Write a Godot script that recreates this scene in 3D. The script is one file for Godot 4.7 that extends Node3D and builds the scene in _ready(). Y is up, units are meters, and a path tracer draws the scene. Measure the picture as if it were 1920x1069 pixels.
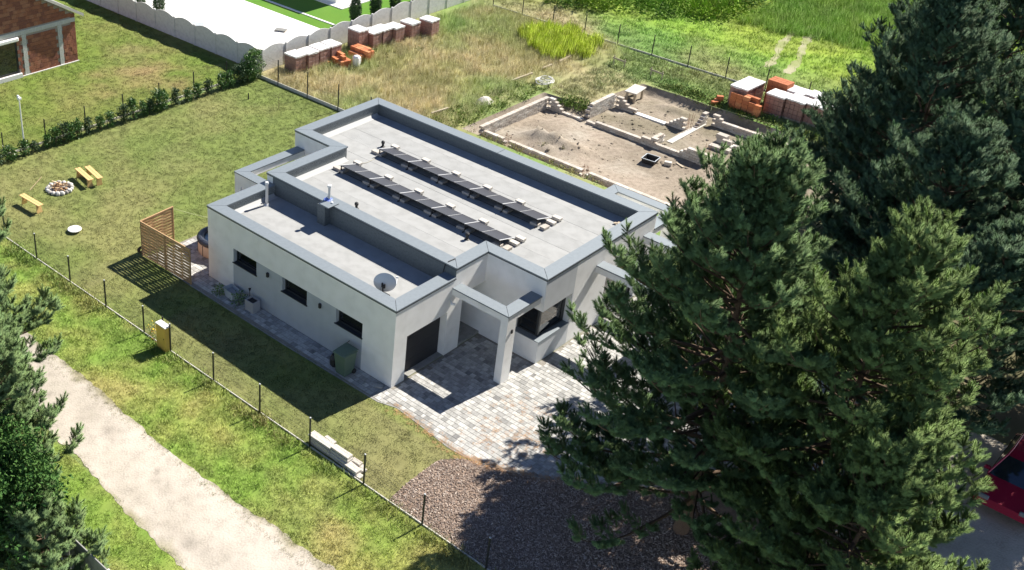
extends Node3D

var rng := RandomNumberGenerator.new()
var M := {}
var used := {}
var nz := FastNoiseLite.new()

# ------------------------------------------------------------------ helpers
func lin(r: float, g: float, b: float) -> Color:
	return Color(r, g, b).linear_to_srgb()

func numbered(parent: Node, called: String) -> String:
	var k := str(parent.get_instance_id()) + ":" + called
	var n: int = used.get(k, 0)
	used[k] = n + 1
	return called if n == 0 else "%s_%03d" % [called, n]

func put(parent: Node, o: Node3D, called: String) -> Node3D:
	o.name = numbered(parent, called)
	parent.add_child(o, true)
	return o

func tag(o: Node, label: String, category: String, group := "", kind := "") -> Node:
	if label: o.set_meta("label", label)
	if category: o.set_meta("category", category)
	if group: o.set_meta("group", group)
	if kind: o.set_meta("kind", kind)
	return o

func thing(called: String, label: String, category: String, at := Vector3.ZERO, turn := 0.0, group := "") -> Node3D:
	var o := Node3D.new()
	put(self, o, called)
	o.position = at
	o.rotation.y = turn
	tag(o, label, category, group)
	return o

func copy(src: Node3D, called: String, at: Vector3, turn := 0.0, label := "") -> Node3D:
	var o: Node3D = src.duplicate()
	put(self, o, called)
	o.position = at
	o.rotation.y = turn
	if label: o.set_meta("label", label)
	return o

func st() -> SurfaceTool:
	var s := SurfaceTool.new()
	s.begin(Mesh.PRIMITIVE_TRIANGLES)
	return s

func mi(called: String, mesh: Mesh, mat: Material, parent: Node, xf := Transform3D.IDENTITY) -> MeshInstance3D:
	var o := MeshInstance3D.new()
	o.mesh = mesh
	if mat: o.material_override = mat
	o.transform = xf
	put(parent, o, called)
	return o

func part(called: String, s: SurfaceTool, mat: Material, parent: Node) -> MeshInstance3D:
	return mi(called, s.commit(), mat, parent)

func struct(called: String, s: SurfaceTool, mat: Material) -> MeshInstance3D:
	var o := part(called, s, mat, self)
	o.set_meta("kind", "structure")
	return o

func tri(s: SurfaceTool, a: Vector3, b: Vector3, c: Vector3) -> void:
	var n := (c - a).cross(b - a).normalized()
	s.set_normal(n); s.add_vertex(a)
	s.set_normal(n); s.add_vertex(b)
	s.set_normal(n); s.add_vertex(c)

# a, b, c, d clockwise as seen from outside
func quad(s: SurfaceTool, a: Vector3, b: Vector3, c: Vector3, d: Vector3) -> void:
	tri(s, a, b, c)
	tri(s, a, c, d)

func box(s: SurfaceTool, a: Vector3, b: Vector3) -> void:
	var l := Vector3(minf(a.x, b.x), minf(a.y, b.y), minf(a.z, b.z))
	var h := Vector3(maxf(a.x, b.x), maxf(a.y, b.y), maxf(a.z, b.z))
	quad(s, Vector3(l.x, h.y, l.z), Vector3(h.x, h.y, l.z), Vector3(h.x, h.y, h.z), Vector3(l.x, h.y, h.z))
	quad(s, Vector3(l.x, l.y, h.z), Vector3(h.x, l.y, h.z), Vector3(h.x, l.y, l.z), Vector3(l.x, l.y, l.z))
	quad(s, Vector3(l.x, h.y, h.z), Vector3(h.x, h.y, h.z), Vector3(h.x, l.y, h.z), Vector3(l.x, l.y, h.z))
	quad(s, Vector3(h.x, h.y, l.z), Vector3(l.x, h.y, l.z), Vector3(l.x, l.y, l.z), Vector3(h.x, l.y, l.z))
	quad(s, Vector3(h.x, h.y, h.z), Vector3(h.x, h.y, l.z), Vector3(h.x, l.y, l.z), Vector3(h.x, l.y, h.z))
	quad(s, Vector3(l.x, h.y, l.z), Vector3(l.x, h.y, h.z), Vector3(l.x, l.y, h.z), Vector3(l.x, l.y, l.z))

# chamfered box, centred, in its own frame xf
func bbox(s: SurfaceTool, size: Vector3, bv: float, xf := Transform3D.IDENTITY, jit := 0.0) -> void:
	var h := size * 0.5
	var V := {}
	for sx in [-1, 1]:
		for sy in [-1, 1]:
			for sz in [-1, 1]:
				var j := Vector3(rng.randf_range(-jit, jit), rng.randf_range(-jit, jit), rng.randf_range(-jit, jit))
				var k := Vector3i(sx, sy, sz)
				V[[k, 0]] = xf * (Vector3(sx * h.x, sy * (h.y - bv), sz * (h.z - bv)) + j)
				V[[k, 1]] = xf * (Vector3(sx * (h.x - bv), sy * h.y, sz * (h.z - bv)) + j)
				V[[k, 2]] = xf * (Vector3(sx * (h.x - bv), sy * (h.y - bv), sz * h.z) + j)
	var mid := xf * Vector3.ZERO
	for ax in 3:
		var u := (ax + 1) % 3
		var v := (ax + 2) % 3
		for sg in [-1, 1]:
			var q := []
			for c in [[-1, -1], [1, -1], [1, 1], [-1, 1]]:
				var k := Vector3i.ZERO
				k[ax] = sg; k[u] = c[0]; k[v] = c[1]
				q.append(V[[k, ax]])
			oquad(s, q[0], q[1], q[2], q[3], mid)
		# edges along ax
		for su in [-1, 1]:
			for sv in [-1, 1]:
				var k0 := Vector3i.ZERO
				k0[ax] = -1; k0[u] = su; k0[v] = sv
				var k1 := k0
				k1[ax] = 1
				oquad(s, V[[k0, u]], V[[k1, u]], V[[k1, v]], V[[k0, v]], mid)
	for sx in [-1, 1]:
		for sy in [-1, 1]:
			for sz in [-1, 1]:
				var k := Vector3i(sx, sy, sz)
				otri(s, V[[k, 0]], V[[k, 1]], V[[k, 2]], mid)

func otri(s: SurfaceTool, a: Vector3, b: Vector3, c: Vector3, mid: Vector3) -> void:
	if (c - a).cross(b - a).dot((a + b + c) / 3.0 - mid) < 0: tri(s, a, c, b)
	else: tri(s, a, b, c)

func oquad(s: SurfaceTool, a: Vector3, b: Vector3, c: Vector3, d: Vector3, mid: Vector3) -> void:
	otri(s, a, b, c, mid)
	otri(s, a, c, d, mid)

func frame_of(dir: Vector3) -> Basis:
	var y := dir.normalized()
	var r := Vector3.RIGHT if absf(y.x) < 0.9 else Vector3.FORWARD
	var x := r.cross(y).normalized()
	return Basis(x, y, x.cross(y))

# tube through points with radii
func tube(s: SurfaceTool, pts: Array, rad: Array, sides := 8, cap := true) -> void:
	var n := pts.size()
	var rings := []
	for i in n:
		var d: Vector3 = (pts[mini(i + 1, n - 1)] - pts[maxi(i - 1, 0)])
		var f := frame_of(d)
		var ring := []
		for k in sides:
			var a := TAU * k / sides
			var o := f.x * cos(a) + f.z * sin(a)
			ring.append([pts[i] + o * rad[i], o])
		rings.append(ring)
	for i in n - 1:
		for k in sides:
			var k2 := (k + 1) % sides
			var a: Array = rings[i][k]; var b: Array = rings[i][k2]
			var c: Array = rings[i + 1][k2]; var d: Array = rings[i + 1][k]
			for q in [a, c, d, a, b, c]:
				s.set_normal(q[1]); s.add_vertex(q[0])
	if cap:
		for k in range(1, sides - 1):
			tri(s, rings[n - 1][0][0], rings[n - 1][k][0], rings[n - 1][k + 1][0])
			tri(s, rings[0][0][0], rings[0][k + 1][0], rings[0][k][0])

func lathe(s: SurfaceTool, prof: Array, sides := 24, at := Vector3.ZERO) -> void:
	for i in prof.size() - 1:
		var p: Vector2 = prof[i]; var q: Vector2 = prof[i + 1]
		for k in sides:
			var a := TAU * k / sides; var b := TAU * (k + 1) / sides
			var A := at + Vector3(p.x * cos(a), p.y, p.x * sin(a)); var B := at + Vector3(p.x * cos(b), p.y, p.x * sin(b))
			var C := at + Vector3(q.x * cos(b), q.y, q.x * sin(b)); var D := at + Vector3(q.x * cos(a), q.y, q.x * sin(a))
			if p.x > 1e-4: tri(s, A, B, C)
			if q.x > 1e-4: tri(s, A, C, D)

func prism(s: SurfaceTool, poly: Array, y0: float, y1: float) -> void:
	var pv := PackedVector2Array(poly)
	if not Geometry2D.is_polygon_clockwise(pv): pv.reverse()
	var idx := Geometry2D.triangulate_polygon(pv)
	for i in range(0, idx.size(), 3):
		var a := pv[idx[i]]; var b := pv[idx[i + 1]]; var c := pv[idx[i + 2]]
		var A := Vector3(a.x, y1, a.y); var B := Vector3(b.x, y1, b.y); var C := Vector3(c.x, y1, c.y)
		if (C - A).cross(B - A).y < 0:
			var t := B
			B = C; C = t
		tri(s, A, B, C)
		tri(s, Vector3(A.x, y0, A.z), Vector3(C.x, y0, C.z), Vector3(B.x, y0, B.z))
	var mid := Vector2.ZERO
	for p in pv: mid += p / pv.size()
	for i in pv.size():
		var a := pv[i]; var b := pv[(i + 1) % pv.size()]
		quad(s, Vector3(a.x, y1, a.y), Vector3(a.x, y0, a.y), Vector3(b.x, y0, b.y), Vector3(b.x, y1, b.y))

# wall slab: axis 0 runs along x (plane z), axis 2 runs along z (plane x); w0..w1 is the thickness range; holes are [u0, y0, u1, y1]
func wall(s: SurfaceTool, axis: int, u0: float, u1: float, y0: float, y1: float, w0: float, w1: float, holes := []) -> void:
	var us := [u0, u1]
	var ys := [y0, y1]
	for h in holes:
		for v in [h[0], h[2]]:
			if v > u0 and v < u1 and not us.has(v): us.append(v)
		for v in [h[1], h[3]]:
			if v > y0 and v < y1 and not ys.has(v): ys.append(v)
	us.sort(); ys.sort()
	for i in us.size() - 1:
		for j in ys.size() - 1:
			var cu: float = (us[i] + us[i + 1]) / 2; var cy: float = (ys[j] + ys[j + 1]) / 2
			var open := false
			for h in holes:
				if cu > h[0] and cu < h[2] and cy > h[1] and cy < h[3]: open = true
			if open: continue
			if axis == 0: box(s, Vector3(us[i], ys[j], w0), Vector3(us[i + 1], ys[j + 1], w1))
			else: box(s, Vector3(w0, ys[j], us[i]), Vector3(w1, ys[j + 1], us[i + 1]))

# noise texture: layers [frequency, weight], colours as linear stops
func tex(sd: int, layers: Array, stops: Array, size := 512, contrast := 1.0) -> ImageTexture:
	var lut := []
	for i in 256:
		var t := i / 255.0 * (stops.size() - 1)
		var k := mini(int(t), stops.size() - 2)
		var a: Vector3 = stops[k]; var b: Vector3 = stops[k + 1]
		var c := a.lerp(b, t - k)
		lut.append(Color(c.x, c.y, c.z).linear_to_srgb())
	var acc := PackedFloat32Array()
	acc.resize(size * size)
	var li := 0
	for L in layers:
		var n := FastNoiseLite.new()
		n.seed = sd + li * 17
		li += 1
		n.frequency = L[0]
		n.fractal_octaves = 4
		n.noise_type = FastNoiseLite.TYPE_SIMPLEX_SMOOTH
		var im := n.get_seamless_image(size, size, false, false, 0.12)
		im.convert(Image.FORMAT_L8)
		var dat: PackedByteArray = im.get_data()
		var w: float = L[1]
		for i in size * size: acc[i] += dat[i] * w
	var lr := PackedByteArray(); var lg := PackedByteArray(); var lb := PackedByteArray()
	for c in lut:
		lr.append(c.r8); lg.append(c.g8); lb.append(c.b8)
	var out := PackedByteArray()
	out.resize(size * size * 3)
	for i in size * size:
		var v: int = clampi(int((acc[i] - 128.0) * contrast + 128.0), 0, 255)
		out[i * 3] = lr[v]; out[i * 3 + 1] = lg[v]; out[i * 3 + 2] = lb[v]
	var img := Image.create_from_data(size, size, false, Image.FORMAT_RGB8, out)
	return ImageTexture.create_from_image(img)

func nrm(sd: int, freq: float, size := 512, strength := 4.0) -> ImageTexture:
	var n := FastNoiseLite.new()
	n.seed = sd; n.frequency = freq; n.fractal_octaves = 4
	var im := n.get_seamless_image(size, size)
	im.convert(Image.FORMAT_RGBA8)
	im.bump_map_to_normal_map(strength)
	return ImageTexture.create_from_image(im)

func mat(col: Color, rough := 0.8, metal := 0.0, t: Texture2D = null, tile := 1.0, n: Texture2D = null, ns := 1.0) -> StandardMaterial3D:
	var m := StandardMaterial3D.new()
	m.albedo_color = col
	m.roughness = rough
	m.metallic = metal
	m.cull_mode = BaseMaterial3D.CULL_DISABLED
	if t or n:
		m.uv1_triplanar = true
		m.uv1_world_triplanar = true
		m.uv1_scale = Vector3.ONE / tile
	if t: m.albedo_texture = t
	if n:
		m.normal_enabled = true
		m.normal_texture = n
		m.normal_scale = ns
	return m

func vmat(rough := 0.9, t: Texture2D = null, tile := 1.0, n: Texture2D = null, ns := 1.0) -> StandardMaterial3D:
	var m := mat(Color.WHITE, rough, 0.0, t, tile, n, ns)
	m.vertex_color_use_as_albedo = true
	return m

# boundary with a ragged outline
func ragged(pts: Array, amp: float, step := 0.35, sd := 3.0) -> PackedVector2Array:
	var o := PackedVector2Array()
	for i in pts.size():
		var a: Vector2 = pts[i]; var b: Vector2 = pts[(i + 1) % pts.size()]
		var n := maxi(1, int(a.distance_to(b) / step))
		var perp := (b - a).normalized().orthogonal()
		for k in n:
			var q := a.lerp(b, float(k) / n)
			var w := 0.0 if k == 0 else 1.0
			o.append(q + perp * amp * w * (nz.get_noise_2d(q.x * 40 + sd * 100, q.y * 40) + 0.7 * nz.get_noise_2d(q.x * 150, q.y * 150 + sd * 50)))
	return o

# flat sheet over a polygon, cut on a grid so that its vertices can carry colour
func sheet(poly: PackedVector2Array, y: float, cell: float, colour: Callable, hole := PackedVector2Array()) -> SurfaceTool:
	var s := st()
	var bb := Rect2(poly[0], Vector2.ZERO)
	for p in poly: bb = bb.expand(p)
	var nx := int(ceil(bb.size.x / cell)); var ny := int(ceil(bb.size.y / cell))
	var inside := {}
	for i in nx + 1:
		for j in ny + 1:
			inside[Vector2i(i, j)] = Geometry2D.is_point_in_polygon(bb.position + Vector2(i, j) * cell, poly)
	var near := {}
	for q in [poly, hole]:
		for i in q.size():
			var a: Vector2 = q[i]; var b: Vector2 = q[(i + 1) % q.size()]
			var m := maxi(1, int(a.distance_to(b) / (cell * 0.2)))
			for k in m + 1:
				var w := (a.lerp(b, float(k) / m) - bb.position) / cell
				near[Vector2i(int(floor(w.x)), int(floor(w.y)))] = true
	var grid := {}
	for i in nx:
		for j in ny:
			var o := bb.position + Vector2(i, j) * cell
			var polys := []
			var ins := 0
			for e in [Vector2i(i, j), Vector2i(i + 1, j), Vector2i(i + 1, j + 1), Vector2i(i, j + 1)]:
				if inside[e]: ins += 1
			if near.has(Vector2i(i, j)) or (ins > 0 and ins < 4):
				var c := PackedVector2Array([o, o + Vector2(cell, 0), o + Vector2(cell, cell), o + Vector2(0, cell)])
				polys = Geometry2D.intersect_polygons(c, poly)
				if hole.size() > 0:
					var p2 := []
					for q in polys: p2.append_array(Geometry2D.clip_polygons(q, hole))
					polys = p2
			elif ins == 4:
				if hole.size() > 0 and Geometry2D.is_point_in_polygon(o + Vector2(cell, cell) / 2, hole): continue
				for e in [Vector2i(i, j), Vector2i(i + 1, j), Vector2i(i + 1, j + 1), Vector2i(i, j), Vector2i(i + 1, j + 1), Vector2i(i, j + 1)]:
					var v := bb.position + Vector2(e) * cell
					if not grid.has(e): grid[e] = colour.call(v.x, v.y)
					s.set_normal(Vector3.UP)
					s.set_color(grid[e])
					s.add_vertex(Vector3(v.x, y, v.y))
				continue
			for q in polys:
				var idx := Geometry2D.triangulate_polygon(q)
				for k in range(0, idx.size(), 3):
					var v := [q[idx[k]], q[idx[k + 1]], q[idx[k + 2]]]
					var mid: Vector2 = (v[0] + v[1] + v[2]) / 3.0
					if not Geometry2D.is_point_in_polygon(mid, poly): continue
					if hole.size() > 0 and Geometry2D.is_point_in_polygon(mid, hole): continue
					var A := Vector3(v[0].x, y, v[0].y); var B := Vector3(v[1].x, y, v[1].y); var C := Vector3(v[2].x, y, v[2].y)
					if (C - A).cross(B - A).y < 0:
						var t := B
						B = C; C = t
					for P in [A, B, C]:
						s.set_normal(Vector3.UP)
						s.set_color(colour.call(P.x, P.z))
						s.add_vertex(P)
	return s

func rectp(x0: float, z0: float, x1: float, z1: float) -> Array:
	return [Vector2(x0, z0), Vector2(x1, z0), Vector2(x1, z1), Vector2(x0, z1)]

func mmi(called: String, mesh: Mesh, material: Material, xfs: Array, cols: Array, parent: Node) -> MultiMeshInstance3D:
	var mm := MultiMesh.new()
	mm.transform_format = MultiMesh.TRANSFORM_3D
	mm.use_colors = cols.size() > 0
	mm.mesh = mesh
	mm.instance_count = xfs.size()
	for i in xfs.size():
		mm.set_instance_transform(i, xfs[i])
		if cols.size() > 0: mm.set_instance_color(i, cols[i])
	var o := MultiMeshInstance3D.new()
	o.multimesh = mm
	o.material_override = material
	put(parent, o, called)
	return o

# scatter clumps of a mesh over a polygon
func scatter(called: String, label: String, cat: String, poly: PackedVector2Array, per_m2: float, mesh: Mesh, material: Material, colour: Callable, s0: float, s1: float, skip: Array = [], y := 0.0, keep = null) -> void:
	var bb := Rect2(poly[0], Vector2.ZERO)
	for p in poly: bb = bb.expand(p)
	var xfs := []
	var cols := []
	var n := int(bb.get_area() * per_m2)
	for i in n:
		var p := Vector2(rng.randf_range(bb.position.x, bb.end.x), rng.randf_range(bb.position.y, bb.end.y))
		if not Geometry2D.is_point_in_polygon(p, poly): continue
		var bad := false
		for q in skip:
			if Geometry2D.is_point_in_polygon(p, q): bad = true
		if bad: continue
		if keep != null and rng.randf() > keep.call(p.x, p.y): continue
		var sc := rng.randf_range(s0, s1)
		var b := Basis(Vector3.UP, rng.randf() * TAU).scaled(Vector3(sc, sc * rng.randf_range(0.8, 1.25), sc))
		xfs.append(Transform3D(b, Vector3(p.x, y, p.y)))
		cols.append(colour.call(p.x, p.y))
	var o := mmi(called, mesh, material, xfs, cols, self)
	tag(o, label, cat, "", "stuff")

# clump of blades rooted in a disc
func blades(n: int, h: float, spread: float, w: float, lean: float) -> ArrayMesh:
	var s := st()
	for i in n:
		var a := rng.randf() * TAU
		var r := spread * sqrt(rng.randf())
		var p := Vector3(cos(a) * r, -0.01, sin(a) * r)
		var d := Vector3(rng.randfn(0, lean), 1, rng.randfn(0, lean)).normalized()
		var hh := h * rng.randf_range(0.5, 1.15)
		var side := Vector3(cos(a * 7), 0, sin(a * 7)) * w * 0.5
		var m := p + d * hh * 0.55
		var t := p + d * hh + Vector3(d.x, -0.15, d.z) * hh * 0.35
		var nn := (side.cross(d).normalized() + Vector3.UP * 1.2).normalized()
		if side.cross(m - p).dot(nn) > 0: side = -side
		for q in [p - side, p + side, m + side * 0.8, p - side, m + side * 0.8, m - side * 0.8, m - side * 0.8, m + side * 0.8, t]:
			s.set_normal(nn); s.add_vertex(q)
	return s.commit()

# clump of broad leaves
func leaves(n: int, rad: float, len_: float, w: float, s: SurfaceTool = null, at := Vector3.ZERO) -> SurfaceTool:
	if s == null: s = st()
	for i in n:
		var o := Vector3(rng.randfn(0, 1), rng.randfn(0, 1), rng.randfn(0, 1)).normalized() * rad * pow(rng.randf(), 0.5)
		var d := (o.normalized() + Vector3(rng.randfn(0, .5), rng.randf_range(-.2, .6), rng.randfn(0, .5))).normalized()
		var f := frame_of(d)
		f = f * Basis(Vector3.UP, rng.randf() * TAU)
		var p := at + o
		var L := len_ * rng.randf_range(0.7, 1.2)
		var W := w * rng.randf_range(0.7, 1.2)
		var a := p
		var b := p + f.y * L * 0.5 + f.x * W * 0.5 + f.z * W * 0.18
		var c := p + f.y * L
		var e := p + f.y * L * 0.5 - f.x * W * 0.5 + f.z * W * 0.18
		tri(s, a, b, c)
		tri(s, a, c, e)
	return s

# ------------------------------------------------------------------ colours of the ground
func mixc(a: Color, b: Color, t: float) -> Color:
	return a.lerp(b, clampf(t, 0, 1))

func n2(x: float, z: float, f: float, o := 0.0) -> float:
	return nz.get_noise_2d(x * f * 100 + o, z * f * 100 - o)

func lawn_col(x: float, z: float) -> Color:
	var c := mixc(Color(0.148, 0.191, 0.045), Color(0.207, 0.210, 0.073), 0.45 + 1.1 * n2(x, z, 0.05) + 0.8 * n2(x, z, 0.25, 30))
	var d := 0.8 * n2(x, z, 0.1, 90) - 0.3
	if z > 2.4 and x < -13: d += 0.25
	if z > 1.2 and x > -9: d += 0.5
	c = mixc(c, Color(0.218, 0.191, 0.095), d)
	return c * (1.0 + 0.25 * n2(x, z, 1.0, 7))

func far_lawn_col(x: float, z: float) -> Color:
	var c := mixc(Color(0.129, 0.185, 0.025), Color(0.185, 0.190, 0.051), 0.35 + 1.2 * n2(x, z, 0.06, 11) + 0.6 * n2(x, z, 0.3, 31))
	var d := (Vector2(x, z) - Vector2(-29.5, -11.0))
	c = mixc(c, Color(0.258, 0.195, 0.084), 0.75 - d.length() * 0.22 + 0.9 * n2(x, z, 0.3, 55))
	c = mixc(c, Color(0.224, 0.190, 0.079), 0.6 - (Vector2(x, z) - Vector2(-34, -12.5)).length() * 0.25 + 0.7 * n2(x, z, 0.3, 75))
	return c * (1.0 + 0.25 * n2(x, z, 1.0, 7))

func verge_col(x: float, z: float) -> Color:
	var c := mixc(Color(0.161, 0.254, 0.039), Color(0.285, 0.288, 0.082), 0.4 + 1.1 * n2(x, z, 0.12, 21) + 0.7 * n2(x, z, 0.5, 41))
	c = mixc(c, Color(0.360, 0.262, 0.135), 1.0 * n2(x, z, 0.2, 63) - 0.22)
	return c * (1.0 + 0.3 * n2(x, z, 1.2, 7))

func field_col(x: float, z: float) -> Color:
	var dry := mixc(Color(0.365, 0.312, 0.177), Color(0.251, 0.242, 0.101), 0.4 + 1.3 * n2(x, z, 0.1, 12) + 0.6 * n2(x, z, 0.4, 19))
	var green := mixc(Color(0.137, 0.249, 0.050), Color(0.244, 0.264, 0.094), 0.4 + 1.2 * n2(x, z, 0.1, 2))
	var t := 0.15 + 1.3 * n2(x, z, 0.09, 44)
	t += clampf((x + 17.0) * 0.11, 0, 0.75)
	t += clampf((-z - 37.0) * 0.22, 0, 1)
	if x > -4: t += 0.3
	var c := mixc(dry, green, t)
	var bright := clampf((-z - 39.0) * 0.2, 0, 1)
	c = mixc(c, mixc(Color(0.143, 0.319, 0.020), Color(0.244, 0.326, 0.033), 0.5 + n2(x, z, 0.08, 9)), bright)
	return c * (1.0 + 0.25 * n2(x, z, 0.8, 7))

func forest_col(x: float, z: float) -> Color:
	return mixc(Color(0.12, 0.095, 0.06), Color(0.10, 0.105, 0.045), 0.5 + n2(x, z, 0.2, 3)) * (1.0 + 0.3 * n2(x, z, 1.0))

func ground_col(x: float, z: float) -> Color:
	var f := field_col(x, z)
	var t := clampf((x - 1.0) * 0.4, 0, 1) * clampf((z + 36.0) * 0.3, 0, 1)
	return mixc(f, forest_col(x, z), t + 0.6 * n2(x, z, 0.3))

func road_col(x: float, z: float) -> Color:
	var c := mixc(Color(0.476, 0.430, 0.376), Color(0.384, 0.346, 0.296), 0.35 + 0.9 * n2(x, z * 2.2, 0.09, 5) + 0.6 * n2(x, z, 0.6, 15))
	for q in [[-1.6, 9.2, 0.5, 0.3], [-5.3, 8.9, 0.8, 0.3], [1.0, 10.2, 0.7, 0.35], [2.3, 9.6, 0.5, 0.3]]:
		var d := Vector2((x - q[0]) / q[2], (z - q[1]) / q[3]).length()
		c = mixc(c, Color(0.277, 0.249, 0.215), (0.75 - d * 0.5) * (0.7 + 1.2 * n2(x, z, 1.5, 4)))
	var e: float = minf(absf(z - 7.85), absf(z - 10.85))
	c = mixc(c, Color(0.254, 0.230, 0.145), 0.8 - e * 3.2 + 0.9 * n2(x, z, 0.9, 8))
	return c

func soil_col(x: float, z: float) -> Color:
	var c := mixc(Color(0.365, 0.309, 0.248), Color(0.255, 0.215, 0.167), 0.4 + 1.2 * n2(x, z, 0.15, 5) + 0.6 * n2(x, z, 0.7, 9))
	c = mixc(c, Color(0.442, 0.403, 0.343), 1.5 * n2(x, z, 0.2, 77) - 0.2)
	if z < -26.8: c = mixc(c, Color(0.204, 0.179, 0.124), 0.5 + n2(x, z, 0.3, 14))
	return c

var PIT := PackedVector2Array([Vector2(-12.75, -19.7), Vector2(-12.75, -27.3), Vector2(-10.0, -27.5), Vector2(-9.9, -30.4), Vector2(-9.6, -32.9), Vector2(-5.3, -33.0), Vector2(4.5, -32.4), Vector2(4.5, -19.7)])

func pit_floor(x: float, z: float) -> float:
	var y := -0.4 + 0.05 * n2(x, z, 0.35, 3) + 0.03 * n2(x, z, 1.2, 3)
	for h in [[-9.6, -22.6, 0.9, 0.55, 0.42], [-8.4, -22.4, 1.1, 0.6, 0.38], [-8.9, -21.6, 0.8, 0.5, 0.3], [-7.3, -22.9, 0.8, 0.4, 0.22], [-7.4, -28.2, 0.5, 0.4, 0.14], [-6.6, -31.6, 1.2, 0.4, 0.18]]:
		var d := Vector2((x - h[0]) / h[2], (z - h[1]) / h[3]).length()
		y += h[4] * exp(-d * d) * (1.0 + 1.1 * n2(x, z, 0.9, 6))
	return y

func make_materials() -> void:
	var fine := tex(11, [[0.22, 0.7], [0.03, 0.3]], [Vector3(.62, .62, .58), Vector3(.86, .87, .82), Vector3(1, 1, 1), Vector3(1, 1, .97)], 512, 1.8)
	var soilt := tex(12, [[0.12, 0.5], [0.015, 0.5]], [Vector3(.55, .53, .5), Vector3(.85, .84, .82), Vector3(1, 1, 1)], 512, 1.9)
	var nf := nrm(5, 0.08, 512, 8.0)
	M.turf = vmat(1.0, fine, 1.7)
	M.soil = vmat(1.0, soilt, 2.6, nf, 0.5)
	M.road = vmat(1.0, tex(13, [[0.1, 0.5], [0.012, 0.5]], [Vector3(.72, .72, .71), Vector3(.93, .93, .92), Vector3(1, 1, 1)], 512, 1.7), 4.3, nf, 0.12)
	M.grass = vmat(0.75); M.grass.backlight = Color(0.35, 0.4, 0.12)
	M.needle = vmat(0.75); M.needle.metallic_specular = 0.3; M.needle.backlight = Color(0.28, 0.38, 0.13)
	M.leaf = vmat(0.7); M.leaf.metallic_specular = 0.25; M.leaf.backlight = Color(0.25, 0.35, 0.08)
	M.leaf_one = mat(lin(.045, .12, .018), 0.4); M.leaf_one.backlight = Color(0.25, 0.35, 0.08)
	M.leaf_two = mat(lin(.075, .16, .02), 0.4); M.leaf_two.backlight = Color(0.25, 0.35, 0.08)
	M.leaf_three = mat(lin(.03, .07, .018), 0.6); M.leaf_three.backlight = Color(0.08, 0.12, 0.03)
	M.bark = mat(Color.WHITE, 0.95, 0, tex(14, [[0.05, 0.6], [0.2, 0.4]], [Vector3(.05, .035, .025), Vector3(.16, .10, .065), Vector3(.27, .16, .09)], 256, 1.6), 0.6)
	M.twig = mat(lin(.10, .065, .04), 0.95)
	# house
	M.plaster = mat(lin(.82, .815, .805), 0.95, 0, tex(21, [[0.25, 0.4], [0.006, 0.6]], [Vector3(.86, .86, .85), Vector3(.95, .95, .945), Vector3(1, 1, 1)], 512, 1.4), 2.6, nrm(22, 0.25, 512, 3.0), 0.4)
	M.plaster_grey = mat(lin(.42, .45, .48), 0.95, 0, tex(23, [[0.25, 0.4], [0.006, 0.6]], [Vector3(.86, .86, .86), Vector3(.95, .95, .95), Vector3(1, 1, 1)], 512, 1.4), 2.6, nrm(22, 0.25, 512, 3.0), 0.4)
	M.plaster_pale = mat(lin(.54, .56, .58), 0.95, 0, M.plaster_grey.albedo_texture, 2.6)
	M.coping = mat(lin(.20, .232, .258), 0.5, 0.2, tex(24, [[0.02, 0.6], [0.1, 0.4]], [Vector3(.84, .85, .86), Vector3(.95, .95, .95), Vector3(1, 1, 1)], 512, 1.5), 2.0)
	M.seam = mat(lin(.05, .055, .06), 0.7)
	M.membrane = mat(lin(.315, .322, .324), 0.9, 0, tex(25, [[0.3, 0.4], [0.008, 0.6]], [Vector3(.80, .80, .79), Vector3(.93, .93, .92), Vector3(1, 1, 1)], 512, 1.5), 3.3, nrm(26, 0.3, 512, 3.0), 0.35)
	M.membrane_two = mat(lin(.328, .334, .335), 0.9, 0, M.membrane.albedo_texture, 2.7)
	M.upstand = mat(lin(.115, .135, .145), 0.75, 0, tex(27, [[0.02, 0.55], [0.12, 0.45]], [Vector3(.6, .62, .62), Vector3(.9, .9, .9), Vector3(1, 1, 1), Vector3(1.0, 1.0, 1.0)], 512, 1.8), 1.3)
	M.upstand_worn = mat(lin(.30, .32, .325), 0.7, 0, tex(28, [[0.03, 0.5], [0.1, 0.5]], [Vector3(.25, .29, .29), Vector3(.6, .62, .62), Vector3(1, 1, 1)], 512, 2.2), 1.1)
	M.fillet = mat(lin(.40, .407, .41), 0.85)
	M.anthracite = mat(lin(.035, .038, .042), 0.5, 0.2)
	M.door = mat(lin(.030, .030, .034), 0.6, 0.1)
	M.glass = mat(Color(0.02, 0.03, 0.035, 0.35), 0.02); M.glass.transparency = BaseMaterial3D.TRANSPARENCY_ALPHA; M.glass.metallic_specular = 0.8
	M.blind = mat(lin(.05, .052, .058), 0.7)
	M.interior = mat(lin(.30, .27, .23), 0.9)
	M.steel = mat(lin(.55, .56, .57), 0.35, 0.3)
	M.white_metal = mat(lin(.72, .73, .74), 0.4, 0.1)
	M.black = mat(lin(.018, .018, .02), 0.6)
	M.blue_plastic = mat(lin(.10, .16, .50), 0.5)
	M.panel_cell = mat(lin(.042, .041, .048), 0.4, 0, tex(31, [[0.2, 1.0]], [Vector3(.75, .75, .8), Vector3(1, 1, 1)], 128), 0.5)
	M.panel_frame = mat(lin(.03, .03, .033), 0.45, 0.4)
	M.alu = mat(lin(.58, .59, .60), 0.4, 0.25)
	M.concrete = mat(Color.WHITE, 0.95, 0, tex(33, [[0.08, 0.5], [0.02, 0.5]], [Vector3(.36, .35, .33), Vector3(.50, .49, .465), Vector3(.60, .585, .56)], 512, 1.5), 1.4)
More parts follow.
